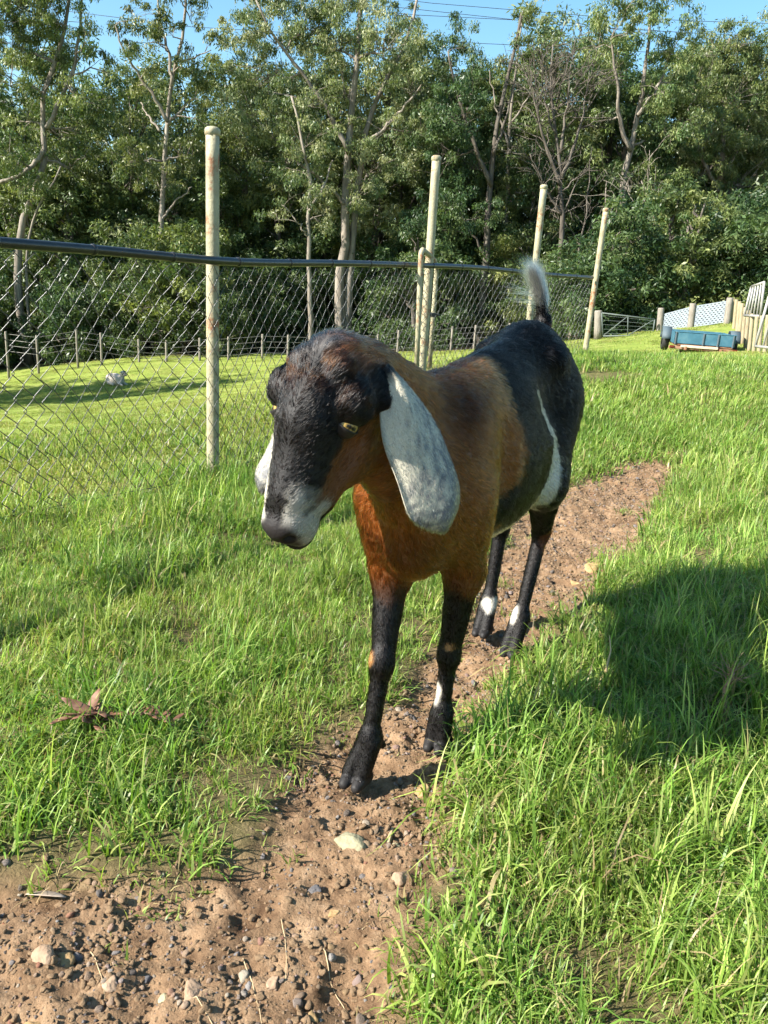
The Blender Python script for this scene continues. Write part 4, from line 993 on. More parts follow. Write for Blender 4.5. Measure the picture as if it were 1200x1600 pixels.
def build_gate():
    root = empty('pipe_gate', tuple(at(652, 590, 5.35))); O = np.array(root.location)
    tag(root, 'narrow cream pipe gate frame standing open against the second fence post', 'gate')
    a0, a1 = at(650, 600, 5.35), at(658, 392, 5.35); b0, b1 = at(671, 575, 5.9), at(683, 410, 5.9); t_ = lambda p, q, s_: p + (q - p) * s_
    mb = MB(); Q = [a0, t_(a0, a1, .5), t_(a0, a1, .93), t_(a0, a1, .98) , t_(a1, b1, .08) + (0, 0, .012), t_(a1, b1, .22) + (0, 0, .014), t_(a1, b1, .55) + (0, 0, .008), t_(a1, b1, .82), t_(b1, b0, .05), t_(b1, b0, .12), t_(b1, b0, .5), b0]
    mb.tube(np.array(Q) - O, .0175, 12); mb.build('frame', CREAM, root, True)
    m, h, p = material('black_latch', (.02, .02, .02), .5); mb = MB(); c = at(676, 492, 5.75) - O
    mb.box(c, (.045, .05, .03), rotz(.4), .004); mb.tube([c + (-.03, -.02, 0), c + (.05, .02, 0)], .008, 8); mb.build('latch', m, root)
    mw, h, p = material('gate_wire', (.10, .095, .085), .5, .3); mb = MB()
    for k in range(16):
        for sgn in (0, 1):
            s0 = k / 16; A = t_(a0, a1, s0 if not sgn else min(1, s0 + .12)); B = t_(b0, b1, min(.98, s0 + .12) if not sgn else s0); mb.tube([A - O, t_(A, B, .5) - O + (.003, 0, 0), B - O], .0016, 4, False)
    mb.build('wire_mesh', mw, root)['kind'] = 'stuff'
build_gate()

# ------------------------------------------------------------------ paddock fence, yard fences, trailer
def wood_material(name, cols, scale=8, stretch=(6, 6, .6)):
    m, h, p = material(name, rough=.9, spec=.2); noise_mix(h, p, cols, scale, 8, .7, 'Object', bump=.4, bump_scale=scale * 5, stretch=stretch); return m
OLDWOOD = wood_material('grey_weathered_wood', [(.12, .10, .085), (.22, .195, .165), (.30, .27, .22)])
LOGWOOD = wood_material('pale_treated_log', [(.18, .14, .085), (.30, .245, .155), (.38, .32, .215)])
def log(parent, b, t, r, name, mat, O, n=10):
    b, t = np.asarray(b, float), np.asarray(t, float); mb = MB(); Q = [b, b + (t - b) * .33, b + (t - b) * .7, t - (t - b) / np.linalg.norm(t - b) * r * .3, t]
    mb.tube(np.array(Q) - O, [r * 1.03, r, r * .98, r * .97, r * .82], n); return mb.build(name, mat, parent, True)
def build_paddock_fence():
    W = [(10, 590, 518, 36), (58, 577, 524, 36.2), (120, 578, 514, 36.4), (158, 570, 520, 36.6), (217, 568, 530, 36.9), (260, 570, 532, 37), (312, 567, 528, 37.3), (357, 562, 526, 37.5), (410, 560, 522, 37.8), (450, 557, 523, 38),
         (504, 556, 525, 38.2), (552, 555, 520, 38.4), (590, 554, 522, 38.5), (622, 553, 516, 38.7), (706, 551, 510, 38.9), (742, 549, 508, 39), (795, 548, 505, 38.5)]
    O = at(217, 568, 36.9); root = empty('paddock_fence', tuple(O)); tag(root, 'post and wire fence along the far side of the meadow below the trees', 'fence'); tops = []
    for x, yb, yt, Y in W:
        t = at(x + (x - 333) * .004, yt, Y); b = t.copy(); b[2] = gz(t[0], t[1]) - .2; tops.append(t); log(root, b, t, .058, 'post', OLDWOOD, O, 8)
    m, h, p = material('fence_wire', (.25, .24, .22), .5, .5)
    for k in range(4):
        mb = MB(); mb.tube([t - (0, 0, .10 + .26 * k) - O for t in tops], .008, 4); mb.build('wire', m, root, True)
build_paddock_fence()
def build_farm_gate():
    O = at(935, 528, 28.5); root = empty('farm_gate', tuple(O)); tag(root, 'grey tube farm gate with crossed braces at the edge of the wood', 'gate')
    m, h, p = material('galvanised_tube', (.08, .10, .09), .7, .0); noise_mix(h, p, [(.06, .08, .07), (.12, .14, .13)], 5)
    A0, A1, B0, B1 = at(942, 525, 28.5), at(940, 489, 28.5), at(1020, 524, 28.2), at(1023, 499, 28.2)
    log(root, at(934, 530, 28.6), at(935, 485, 28.6), .14, 'post', OLDWOOD, O)
    for P, r in (((A0, A1, B1, B0, A0), .024),): 
        for a, b in zip(P[:-1], P[1:]): mb = MB(); mb.tube([a - O, (a + b) / 2 - O, b - O], r, 8); mb.build('rail', m, root, True)
    C0 = (A0 + B0) / 2; C1 = (A1 + B1) / 2
    for a, b in ((A0, C1), (B1, C0), (C0, C1)): mb = MB(); mb.tube([a - O, (a + b) / 2 - O, b - O], .018, 6); mb.build('brace', m, root, True)
    mb = MB()
    for k in range(5):
        for a, b in ((A0 + (A1 - A0) * (k + .5) / 5, B0 + (B1 - B0) * (k + .5) / 5),): mb.tube([a - O, b - O], .006, 4)
    mb.build('wire_mesh', m, root)['kind'] = 'stuff'
build_farm_gate()
def build_lattice_fence():
    O = at(1032, 524, 28.4); root = empty('lattice_fence', tuple(O)); tag(root, 'white slotted panel fence between grey wooden posts', 'fence')
    m, h, p = material('white_panel', (.75, .78, .80), .55); noise_mix(h, p, [(.17, .20, .235), (.22, .25, .285)], 3)
    posts = [((1030, 527), (1033, 481), 28.4), ((1079, 515), (1083, 474), 27.6), ((1136, 507), (1141, 465), 26.8)]; PB = []
    for b, t, Y in posts: pb, pt = at(*b, Y), at(*t, Y); pb[2] -= .2; log(root, pb, pt, .11, 'post', OLDWOOD, O); PB.append((pb + (0, 0, .2), pt))
    for (b0, t0), (b1, t1) in zip(PB[:-1], PB[1:]):
        pn = empty('panel'); pn.parent = root; mb = MB(); rows = 11; e = b1 - b0; e = e * .93; s0 = b0 + (b1 - b0) * .035 + (0, 0, .06); H_ = min(t0[2] - b0[2], t1[2] - b1[2]) - .12
        ax = e / np.linalg.norm(e); ang = math.atan2(e[1], e[0]); sl = e[2] / np.linalg.norm(e[:2])
        for k in range(rows):
            z = H_ * (k + .5) / rows; a = s0 + (0, 0, z); mb = MB(); c = a + e / 2 - O; L = np.linalg.norm(e); h2 = H_ / rows * .30
            n2 = np.array([-ax[1], ax[0], 0]) * .012
            q = [a - O - n2 - (0, 0, h2), a + e - O - n2 - (0, 0, h2), a + e - O - n2 + (0, 0, h2), a - O - n2 + (0, 0, h2)]; q2 = [w + 2 * n2 for w in q]
            mb.add(q + q2, [(0, 1, 2, 3), (7, 6, 5, 4), (0, 4, 5, 1), (3, 2, 6, 7), (1, 5, 6, 2), (0, 3, 7, 4)]); mb.build('slat', m, pn)
        mb = MB()
        for k in range(rows - 1):
            for j in range(9):
                t = (j + (.75 if k % 2 else .25)) / 9; a = s0 + e * t + (0, 0, H_ * (k + 1) / rows) - O; w = ax * np.linalg.norm(e) / 9 * .27; h2 = H_ / rows * .25; n2 = np.array([-ax[1], ax[0], 0]) * .010
                q = [a - w - n2 - (0, 0, h2), a + w - n2 - (0, 0, h2), a + w - n2 + (0, 0, h2), a - w - n2 + (0, 0, h2)]; q2 = [v + 2 * n2 for v in q]
                mb.add(q + q2, [(0, 1, 2, 3), (7, 6, 5, 4), (0, 4, 5, 1), (3, 2, 6, 7), (1, 5, 6, 2), (0, 3, 7, 4)])
        mb.build('connectors', m, pn)['kind'] = 'stuff'
build_lattice_fence()
def build_log_wall():
    O = at(1165, 540, 17.5); root = empty('log_wall', tuple(O)); tag(root, 'row of upright pale round logs stepping up beside the trailer', 'log wall')
    spec = [(1146, 508, 466, 27), (1151, 516, 468, 25), (1156, 520, 471, 23.5), (1160, 525, 474, 22), (1165, 532, 480, 20.5), (1170, 538, 485, 19.3), (1176, 545, 490, 18.2), (1183, 548, 494, 17.3), (1191, 552, 493, 16.4), (1200, 556, 492, 15.6), (1211, 560, 492, 14.9), (1224, 564, 490, 14.3)]
    for x, yb, yt, Y in spec: b, t = at(x - 3, yb, Y), at(x, yt, Y); b[2] -= .3; log(root, b, t, 5.6 * Y / F_PX * .40 + .012, 'log', LOGWOOD, O, 10)
    m, h, p = material('white_metal_tube', (.68, .68, .66), .45); noise_mix(h, p, [(.24, .225, .21), (.36, .35, .33)], 4)
    O2 = at(1180, 500, 18.5); r2 = empty('bar_gate', tuple(O2)); tag(r2, 'white gate of upright bars above the log wall', 'gate')
    c = [at(1163, 493, 19.0), at(1174, 448, 19.0), at(1194, 441, 17.2), at(1188, 494, 17.2)]
    for a, b in zip(c, c[1:] + c[:1]): mb = MB(); mb.tube([a - O2, (a + b) / 2 - O2, b - O2], .028, 8); mb.build('rail', m, r2, True)
    for k in range(1, 5): a = c[0] + (c[3] - c[0]) * k / 5; b = c[1] + (c[2] - c[1]) * k / 5; mb = MB(); mb.tube([a - O2, b - O2], .020, 6); mb.build('bar', m, r2, True)
    O3 = at(1185, 540, 14.5); r3 = empty('tube_gate', tuple(O3)); tag(r3, 'white tube gate frame in front of the log wall at the edge of the photo', 'gate')
    c = [at(1180, 541, 14.6), at(1202, 462, 14.6), at(1262, 455, 13.4), at(1245, 548, 13.4)]
    for a, b in zip(c, c[1:] + c[:1]): mb = MB(); mb.tube([a - O3, (a + b) / 2 - O3, b - O3], .026, 8); mb.build('rail', m, r3, True)
    for k in range(1, 5): a = c[0] + (c[3] - c[0]) * k / 5; b = c[1] + (c[2] - c[1]) * k / 5; mb = MB(); mb.tube([a - O3, b - O3], .018, 6); mb.build('bar', m, r3, True)
build_log_wall()
def build_trailer():
    c = at(1093, 545, 19.0); rz = math.radians(-14); root = empty('trailer', (c[0], c[1], gz(c[0], c[1])), rz); root.scale = (.86, .86, .8); tag(root, 'old blue box trailer with rusty chassis parked beyond the grass crest', 'trailer')
    z0 = (at(1093, 541, 18.4)[2] - root.location[2]) / .8
    blue, h, p = material('faded_blue_paint', rough=.5); noise_mix(h, p, [(.025, .085, .12), (.035, .115, .165), (.07, .16, .20)], 3, 8)
    rust, h, p = material('rusty_steel', rough=.9); noise_mix(h, p, [(.10, .045, .025), (.22, .10, .05), (.30, .20, .14)], 8, 8)
    rub, h, p = material('tyre_rubber', (.02, .02, .02), .8); grey, h, p = material('grey_paint', (.06, .085, .10), .7); red, h, p = material('red_lens', (.12, .015, .01), .3)
    tim, h, p = material('pale_plank', rough=.8); noise_mix(h, p, [(.42, .34, .24), (.55, .47, .36)], 6)
    def box(name, cc, s_, mat, parent=root, bev=.01): mb = MB(); mb.box(cc, s_, None, bev); return mb.build(name, mat, parent)
    W, L, Ht = 1.50, 2.3, .32; y0 = -.65
    box('tray_floor', (0, y0 + L / 2, z0), (W, L, .04), rust)
    box('tailgate', (0, y0, z0 + Ht / 2 + .03), (W, .035, Ht), blue); box('front_panel', (0, y0 + L, z0 + Ht / 2 + .03), (W, .035, Ht), blue)
    for s_ in (-1, 1): box('side_panel', (s_ * (W / 2 + .02), y0 + L / 2, z0 + Ht / 2 + .03), (.035, L, Ht), blue)
    for x in (-.73, -.02, .35, .73): box('stake', (x, y0 - .035, z0 + Ht / 2 + .02), (.045, .03, Ht + .04), grey)
    box('top_rim', (0, y0 - .002, z0 + Ht + .045), (W + .1, .055, .03), blue)
    for s_ in (-1, 1): box('chassis_beam', (s_ * .45, y0 + L / 2 - .1, z0 - .09), (.07, L + .1, .11), rust)
    box('rear_beam', (0, y0 - .02, z0 - .08), (W + .25, .08, .09), rust); box('plank', (-.1, y0 - .075, z0 - .035), (.95, .05, .07), tim)
    mb = MB(); mb.tube([(-.4, y0 + L, z0 - .09), (0, y0 + L + 1.1, z0 - .09)], .04, 6); mb.tube([(.4, y0 + L, z0 - .09), (0, y0 + L + 1.1, z0 - .09)], .04, 6); mb.build('drawbar', rust, root)
    for s_ in (-1, 1):
        x = s_ * (W / 2 + .15); cy = y0 + L * .48; zc = max(.29, z0 - .14); mb = MB()
        pr = [(.15, -.09), (.26, -.095), (.295, -.07), (.30, 0), (.295, .07), (.26, .095), (.15, .09)]; n = 22; v = [(x + b, cy + r * math.cos(2 * math.pi * k / n), zc + r * math.sin(2 * math.pi * k / n)) for r, b in pr for k in range(n)]
        f = [(i * n + k, i * n + (k + 1) % n, (i + 1) * n + (k + 1) % n, (i + 1) * n + k) for i in range(len(pr) - 1) for k in range(n)]; mb.add(v, f); wh = mb.build('wheel', rub, root, True)
        mb = MB(); mb.tube([(x - .06, cy, zc), (x - .02, cy, zc), (x + .02, cy, zc), (x + .06, cy, zc)], [.155, .10, .10, .155], 18); mb.build('rim', grey, wh, True)
        mb = MB(); A = [(x, cy + .40 * math.cos(a), zc + .40 * math.sin(a)) for a in np.linspace(.15, math.pi - .15, 11)]; V = [(q[0] + dx, q[1], q[2]) for q in A for dx in (-.13, .13)] 
        mb.add(V, [(2 * i, 2 * i + 1, 2 * i + 3, 2 * i + 2) for i in range(10)]); o = mb.build('mudguard', grey, root, True); md = o.modifiers.new('t', 'SOLIDIFY'); md.thickness = .012
        box('tail_light', (s_ * (W / 2 + .05), y0 - .075, z0 - .06), (.12, .03, .06), red, bev=.006)
build_trailer()
def build_power_lines():
    m, h, p = material('line_cable', (.03, .03, .035), .5)
    for k, (pts, lab) in enumerate((([(300, -40), (675, 5), (920, 25), (1090, 33), (1300, 40)], 'topmost thin power cable crossing the sky'), ([(300, -22), (645, 14), (900, 41), (1090, 52), (1300, 62)], 'second power cable from the top against the sky'),
                                    ([(300, -8), (660, 24), (900, 36), (1090, 66), (1300, 84)], 'third power cable, sagging across the sky'), ([(300, 42), (630, 62), (900, 75), (1090, 86), (1300, 98)], 'lowest power cable, close above the tree tops'))):
        mb = MB(); P = [at(x, y, 74) for x, y in pts]; d0 = P[0] + (P[0] - P[-1]) * 1.2 + (0, 0, 4); d1 = P[-1] + (P[-1] - P[0]) * 1.2 + (0, 0, 4); mb.tube([d0] + P + [d1], .022, 5); o = mb.build('power_cable', m, None, True); tag(o, lab, 'cable', 'power cables over the wood')
build_power_lines()
def build_sheep():
    c = at(181, 598, 32); z = gz(c[0], c[1]); O = np.array([c[0], c[1], z]); root = empty('sheep', tuple(O)); tag(root, 'pale sheep lying on the far meadow', 'sheep')
    E3 = lambda P, c_, r: ellip(P, np.array(c_), np.array(r))
    def sdf(P):
        d = E3(P, (0, 0, .24), (.40, .22, .26)); d = smin(d, E3(P, (-.25, 0, .25), (.2, .2, .22)), .08); d = smin(d, rcone(P, np.array([.28, 0, .34]), np.array([.42, -.02, .55]), .12, .085), .06)
        d = smin(d, rcone(P, np.array([.42, -.02, .57]), np.array([.60, -.10, .48]), .085, .045), .03)
        for s_ in (-1, 1):
            d = smin(d, rcone(P, np.array([.40, s_ * .09, .60]), np.array([.37, s_ * .20, .57]), .03, .015), .01)
            d = smin(d, rcone(P, np.array([.26, s_ * .14, .12]), np.array([.46, s_ * .15, .05]), .07, .035), .03); d = smin(d, rcone(P, np.array([-.2, s_ * .2, .12]), np.array([.05, s_ * .24, .05]), .08, .04), .03)
        return np.maximum(d + .008 * np.sin(P[:, 0] * 60) * np.sin(P[:, 1] * 60) * np.sin(P[:, 2] * 60), -P[:, 2])
    V, Fq = surface_nets(sdf, np.array([-.6, -.45, -.05]), np.array([.75, .45, .8]), .022)
    col = np.tile([.50, .43, .36], (len(V), 1)) * (1 + .15 * vnoise(V, 14, 4, 2))[:, None]; head = (V[:, 0] > .47) & (V[:, 2] > .38); col[head] = (.20, .17, .15)
    o = mesh_obj('body', V, Fq, skin_mat('sheep_wool', .95), root, True, col); root.rotation_euler = (0, 0, math.radians(-20))
build_sheep()

# ------------------------------------------------------------------ trees
BARK = wood_material('gum_bark', [(.085, .07, .057), (.20, .172, .14), (.33, .29, .24)], 2.2, (3, 3, .35))
BARKD = wood_material('dark_bark', [(.045, .038, .032), (.10, .085, .07), (.17, .15, .125)], 2.2, (3, 3, .35))
LEAF = {k: leafy_material('foliage_' + k, trans=.30, rough=.42, spec=.35, var=.12) for k in ('gum', 'olive', 'deep')}
PAL = {'gum': ((.095, .135, .055), (.145, .185, .075), (.21, .24, .105), (.26, .275, .14)), 'olive': ((.08, .105, .032), (.13, .165, .05), (.20, .225, .08), (.08, .125, .042)), 'deep': ((.030, .058, .022), (.048, .082, .028), (.075, .115, .040), (.11, .145, .055))}
def leaves(rng, centres, radii, per, size, droop, pal, flat=.75):
    """drooping leaf blades (two triangles each) filling clumps"""
    n = len(centres) * per; c = np.repeat(centres, per, 0); r = np.repeat(radii, per)[:, None]
    q = rng.normal(size=(n, 3)); q /= np.linalg.norm(q, axis=1)[:, None]; q *= (rng.random((n, 1)) ** .45); P = c + q * r * np.array([1, 1, flat])
    yaw = rng.uniform(0, 6.283, n); el = rng.normal(-droop, .45, n); L = size * rng.uniform(.6, 1.35, n); W = L * rng.uniform(.22, .36, n)
    d = np.stack([np.cos(yaw) * np.cos(el), np.sin(yaw) * np.cos(el), np.sin(el)], 1); s_ = np.cross(d, q * 1.3 / (np.linalg.norm(q, axis=1)[:, None] + 1e-6) + np.array([0, 0, .5]) + .75 * rng.normal(size=(n, 3))); s_ /= np.linalg.norm(s_, axis=1)[:, None] + 1e-9
    V = np.stack([P, P + d * (L * .5)[:, None] + s_ * (W * .5)[:, None], P + d * L[:, None], P + d * (L * .5)[:, None] - s_ * (W * .5)[:, None]], 1).reshape(-1, 3)
    Fq = np.arange(4 * n).reshape(-1, 4); pal = np.array(pal)
    cl = rng.integers(len(pal), size=len(centres)); col = pal[np.where(rng.random(n) < .82, np.repeat(cl, per), rng.integers(len(pal), size=n))] * np.exp(.14 * rng.normal(size=n))[:, None]
    return V, Fq, np.repeat(col, 4, 0)
def limb(mb, rng, a, b, r0, r1, n=6, wob=.12, seg=6):
    a, b = np.asarray(a, float), np.asarray(b, float); L = np.linalg.norm(b - a); t = np.linspace(0, 1, seg + 1)[:, None]
    P = a + (b - a) * t; w = rng.normal(size=(seg + 1, 3)) * wob * L / seg; w[0] = 0; w[-1] = 0; P = P + w; P[:, 2] += L * .10 * np.sin(t[:, 0] * math.pi) * (1 if b[2] > a[2] else .4)
    mb.tube(P, np.linspace(r0, r1, seg + 1), n); return P
def make_tree(name, label, Y, trunks, blobs, kind, seed, bark=None, leaf=.17, per=125, droop=.9, rel=.42, group=None, thick=1.0, twigs=0):
    """a tree from its trunk lines and crown masses (photo pixels at distance Y), crown given depth"""
    rng = np.random.default_rng(seed); bx, by = trunks[0][0][0]; base = at(bx, by, Y); base[2] = gz(base[0], base[1]); O = base.copy(); root = empty(name, tuple(O)); tag(root, label, 'tree', group)
    mb = MB(); nodes = []
    for pts, r0, r1, dy in trunks:
        P = np.array([at(x, y, Y + dy * i / max(1, len(pts) - 1)) for i, (x, y) in enumerate(pts)])
        if pts is trunks[0][0] or len(pts[0]) == 2 and pts[0][1] > by - 30: P = np.vstack([[P[0][0], P[0][1], gz(P[0][0], P[0][1]) - .3], P[1:]])
        d = np.concatenate([[0], np.cumsum(np.linalg.norm(np.diff(P, axis=0), axis=1))]); u = np.linspace(0, d[-1], 14)
        Q = np.stack([spl(d, P[:, i], u) if len(P) > 2 else np.interp(u, d, P[:, i]) for i in range(3)], 1); Q[1:-1] += rng.normal(size=(12, 3)) * .04
        mb.tube(Q - O, np.linspace(r0, r1, 14), 10); nodes += [(q, r0 + (r1 - r0) * i / 13) for i, q in enumerate(Q)][4:]
    ND = np.array([q for q, _ in nodes]); NR = np.array([r for _, r in nodes]); cen, rad = [], []
    pxm = Y / F_PX
    for x, y, rx, ry, dens in blobs:
        c = at(x, y, Y + rng.normal(0, 1.0)); R = np.array([rx * pxm, min(rx, ry * 1.3) * pxm * thick, ry * pxm]); vol = R[0] * R[1] * R[2]; k = max(4, int(dens * 9.5 * (vol ** .72)))
        q = rng.normal(size=(k, 3)); q /= np.linalg.norm(q, axis=1)[:, None]; q *= (.25 + .75 * rng.random((k, 1)) ** .5); C_ = c + q * R
        cost = np.linalg.norm(ND - c, axis=1) + 1.2 * np.maximum(ND[:, 2] - c[2] + .3, 0); i = int(np.argmin(cost))
        hub = c - np.array([0, 0, R[2] * .35]); lr = min(NR[i] * .6, .035 + .05 * R.max() ** .5); B = limb(mb, rng, ND[i] - O, hub - O, lr, lr * .4, 6, .16)
        for j in range(k):
            if rng.random() < .6: limb(mb, rng, B[rng.integers(3, 7)], C_[j] - O, lr * .28, .010, 4, .12, 4)
        cen.append(C_); rad.append(rel * (.6 + .8 * rng.random(k)) * min(1.2, .75 + .12 * R.max()))
    for _ in range(twigs):
        i = rng.integers(len(ND)); d = rng.normal(size=3) * [1, .7, .5] + [0, 0, .9]; d /= np.linalg.norm(d); L = rng.uniform(.8, 2.6); e = ND[i] + d * L; Bq = limb(mb, rng, ND[i] - O, e - O, min(NR[i] * .5, .05), .012, 5, .15)
        for j in range(5): d2 = d + rng.normal(size=3) * .6; d2 /= np.linalg.norm(d2); q0 = Bq[rng.integers(2, 7)]; limb(mb, rng, q0, q0 + d2 * rng.uniform(.4, 1.1), .016, .006, 4, .15, 3)
    mb.build('trunk', bark or BARK, root, True)
    if cen:
        V, Fq, col = leaves(rng, np.concatenate(cen) - O, np.concatenate(rad), per, leaf, droop, PAL[kind]); mesh_obj('crown', V, Fq, LEAF[kind], root, False, col)
    return root

make_tree('gum_tree', 'leaning pale gum tree with a forked trunk at the edge of the photo', 43, [([(34, 378), (48, 310), (72, 240), (66, 190), (80, 120), (100, 40), (110, -60)], .24, .06, 1.0), ([(0, 285), (40, 268), (68, 235)], .09, .12, 0.0), ([(45, 360), (62, 320), (80, 290), (95, 260)], .10, .04, -.8), ([(72, 200), (105, 130), (125, 50), (128, -40)], .12, .04, 1.5)],
    [(30, 20, 75, 48, 1.0), (60, 75, 60, 30, .8), (15, 120, 50, 34, .9), (120, 150, 42, 26, .8), (95, 205, 48, 30, .8), (40, 180, 40, 26, .6), (130, 60, 22, 30, .35), (10, 230, 42, 36, .9), (130, 200, 34, 24, .8), (60, -40, 90, 45, 1), (0, -20, 60, 50, 1), (170, 105, 24, 22, .5), (90, 20, 45, 34, .8), (75, 120, 44, 30, .8), (20, 70, 50, 40, 1.0), (150, 165, 40, 26, .9), (110, 250, 50, 30, .9), (30, 290, 50, 30, .9)], 'olive', 1)
make_tree('gum_tree', 'slender gum with an open crown against the sky, straight trunk with spreading limbs', 42, [([(250, 395), (254, 310), (258, 240), (262, 185), (272, 120), (285, 55), (290, -40)], .19, .05, .5), ([(262, 190), (240, 150), (215, 115), (195, 80), (180, 40)], .10, .03, -1.0), ([(262, 195), (285, 170), (305, 150)], .08, .03, .6), ([(268, 135), (262, 80), (250, 30), (245, -30)], .09, .03, 1.2), ([(252, 345), (275, 315), (300, 292)], .07, .03, -.6), ([(250, 205), (232, 182), (220, 160)], .06, .03, .8)],
    [(228, 18, 40, 28, .75), (200, 62, 30, 20, .7), (232, 98, 26, 20, .7), (270, 45, 30, 30, .55), (300, 25, 22, 30, .5), (318, 105, 28, 26, .75), (310, 145, 34, 24, .7), (215, 128, 20, 14, .5), (270, -25, 60, 30, .7), (190, 30, 16, 18, .4), (330, 70, 16, 18, .5), (330, 185, 28, 24, .6), (250, 60, 34, 26, .6), (285, 95, 30, 24, .6), (225, 60, 26, 22, .6), (200, 240, 46, 30, .9), (300, 235, 44, 30, .9), (250, 285, 44, 28, .8)], 'olive', 2)
make_tree('gum_tree', 'largest gum with paired trunks and a broad pale drooping crown', 44, [([(530, 505), (535, 400), (541, 300), (545, 200), (556, 120), (562, 40), (565, -60)], .32, .08, .4), ([(548, 505), (548, 420), (556, 320), (572, 220), (600, 130), (640, 50), (655, -20)], .26, .06, 1.2), ([(545, 240), (510, 170), (470, 110), (430, 60), (400, 0)], .14, .04, -1.5), ([(570, 225), (620, 180), (660, 130)], .12, .04, -1.0), ([(540, 320), (500, 280), (455, 250)], .10, .03, -1.2)],
    [(400, 120, 60, 42, 1.0), (430, 60, 60, 40, 1.0), (480, 30, 60, 40, 1), (410, 190, 60, 40, 1.0), (470, 150, 55, 42, .9), (520, 60, 55, 45, .9), (540, 140, 45, 45, .8), (480, 215, 55, 32, .9), (430, 245, 45, 28, .8), (600, 60, 60, 50, .75), (640, 130, 55, 45, .95), (600, 200, 50, 34, .9), (660, 200, 48, 36, .9), (590, 255, 55, 32, .9), (500, 285, 40, 24, .6), (560, 300, 40, 28, .7), (640, 265, 40, 30, .9), (380, 40, 36, 46, .9), (440, -20, 80, 40, 1), (540, -20, 70, 40, .9), (365, 150, 28, 40, .8), (620, 10, 50, 30, .4)], 'gum', 3, leaf=.18)
make_tree('gum_tree', 'thin pale trunk just beside the paired trunks', 41, [([(487, 525), (484, 450), (481, 360), (484, 280), (470, 210), (455, 150)], .15, .05, .3), ([(482, 330), (505, 290), (520, 250)], .07, .03, .5), ([(481, 370), (460, 340), (440, 320)], .05, .02, -.5)], [(455, 300, 36, 26, .6), (500, 335, 34, 26, .6), (430, 335, 34, 24, .6), (470, 260, 34, 26, .5)], 'gum', 4)
make_tree('gum_tree', 'dark crowned tree behind the second fence post', 43, [([(756, 485), (757, 420), (764, 340), (768, 270), (775, 200), (800, 100), (815, 20)], .24, .06, .5), ([(768, 290), (740, 220), (715, 150), (700, 80)], .12, .04, -.8), ([(771, 240), (795, 170), (805, 110)], .09, .03, .7), ([(757, 400), (735, 360), (715, 330)], .07, .03, -.6)],
    [(700, 110, 42, 50, 1.0), (720, 175, 50, 42, 1.1), (690, 240, 48, 42, 1.1), (735, 250, 40, 36, 1.0), (700, 310, 45, 34, 1.0), (745, 330, 40, 30, .9), (660, 350, 45, 28, .9), (725, 60, 34, 34, .8), (740, 130, 26, 40, .8), (680, 170, 30, 40, .9)], 'deep', 5, BARKD)
make_tree('gum_tree', 'tall narrow crowned gum whose tip stands above the power cables', 46, [([(790, 400), (792, 320), (795, 240), (802, 150), (812, 60), (818, 15)], .17, .04, .5), ([(796, 230), (775, 170), (765, 110)], .07, .02, .5), ([(800, 190), (825, 150), (835, 110)], .06, .02, -.5)],
    [(815, 40, 26, 32, .75), (800, 85, 34, 24, .8), (835, 75, 22, 22, .6), (775, 120, 30, 24, .7), (820, 130, 36, 26, .8), (790, 170, 38, 26, .85), (830, 190, 34, 24, .8), (800, 230, 40, 30, .9), (815, 290, 40, 30, .9), (780, 330, 40, 30, .8)], 'olive', 6)
make_tree('bare_tree', 'grey leafless tree with a fan of bare twigs', 42, [([(882, 400), (878, 330), (876, 270), (868, 200), (862, 130), (864, 70)], .19, .03, .3), ([(876, 290), (855, 230), (838, 170), (830, 110)], .10, .02, -.6), ([(877, 280), (900, 220), (915, 160), (922, 110)], .10, .02, .6), ([(880, 340), (850, 290), (828, 240)], .07, .02, -.8), ([(876, 240), (885, 170), (892, 100)], .08, .02, .6), ([(893, 410), (912, 350), (920, 300), (925, 230)], .09, .02, .3), ([(869, 210), (850, 150), (846, 90)], .06, .015, .2)], [], 'gum', 7, BARKD, twigs=90)
make_tree('gum_tree', 'stout gum with a bright trunk fork at the top between the last fence posts', 44, [([(962, 395), (966, 340), (975, 280), (988, 220), (1000, 160), (1010, 90), (1015, 20)], .27, .06, .4), ([(985, 235), (968, 180), (962, 120), (955, 60)], .13, .04, -.8), ([(997, 180), (1030, 130), (1050, 80)], .11, .03, .6), ([(968, 330), (990, 270), (1020, 240)], .07, .03, -.5), ([(965, 385), (950, 330), (948, 280)], .08, .03, .8)],
    [(930, 60, 34, 34, .9), (965, 25, 45, 30, .9), (1010, 40, 45, 30, .9), (1050, 70, 38, 30, .9), (925, 120, 36, 28, .8), (965, 110, 32, 28, .55), (1040, 130, 44, 30, .9), (1005, 150, 32, 24, .5), (940, 180, 28, 24, .5), (1060, 190, 44, 32, .95), (1080, 130, 32, 30, .9), (1020, 215, 36, 24, .6), (1030, 280, 42, 26, .8), (990, -10, 60, 24, .8), (1085, 20, 30, 22, .5)], 'olive', 8)
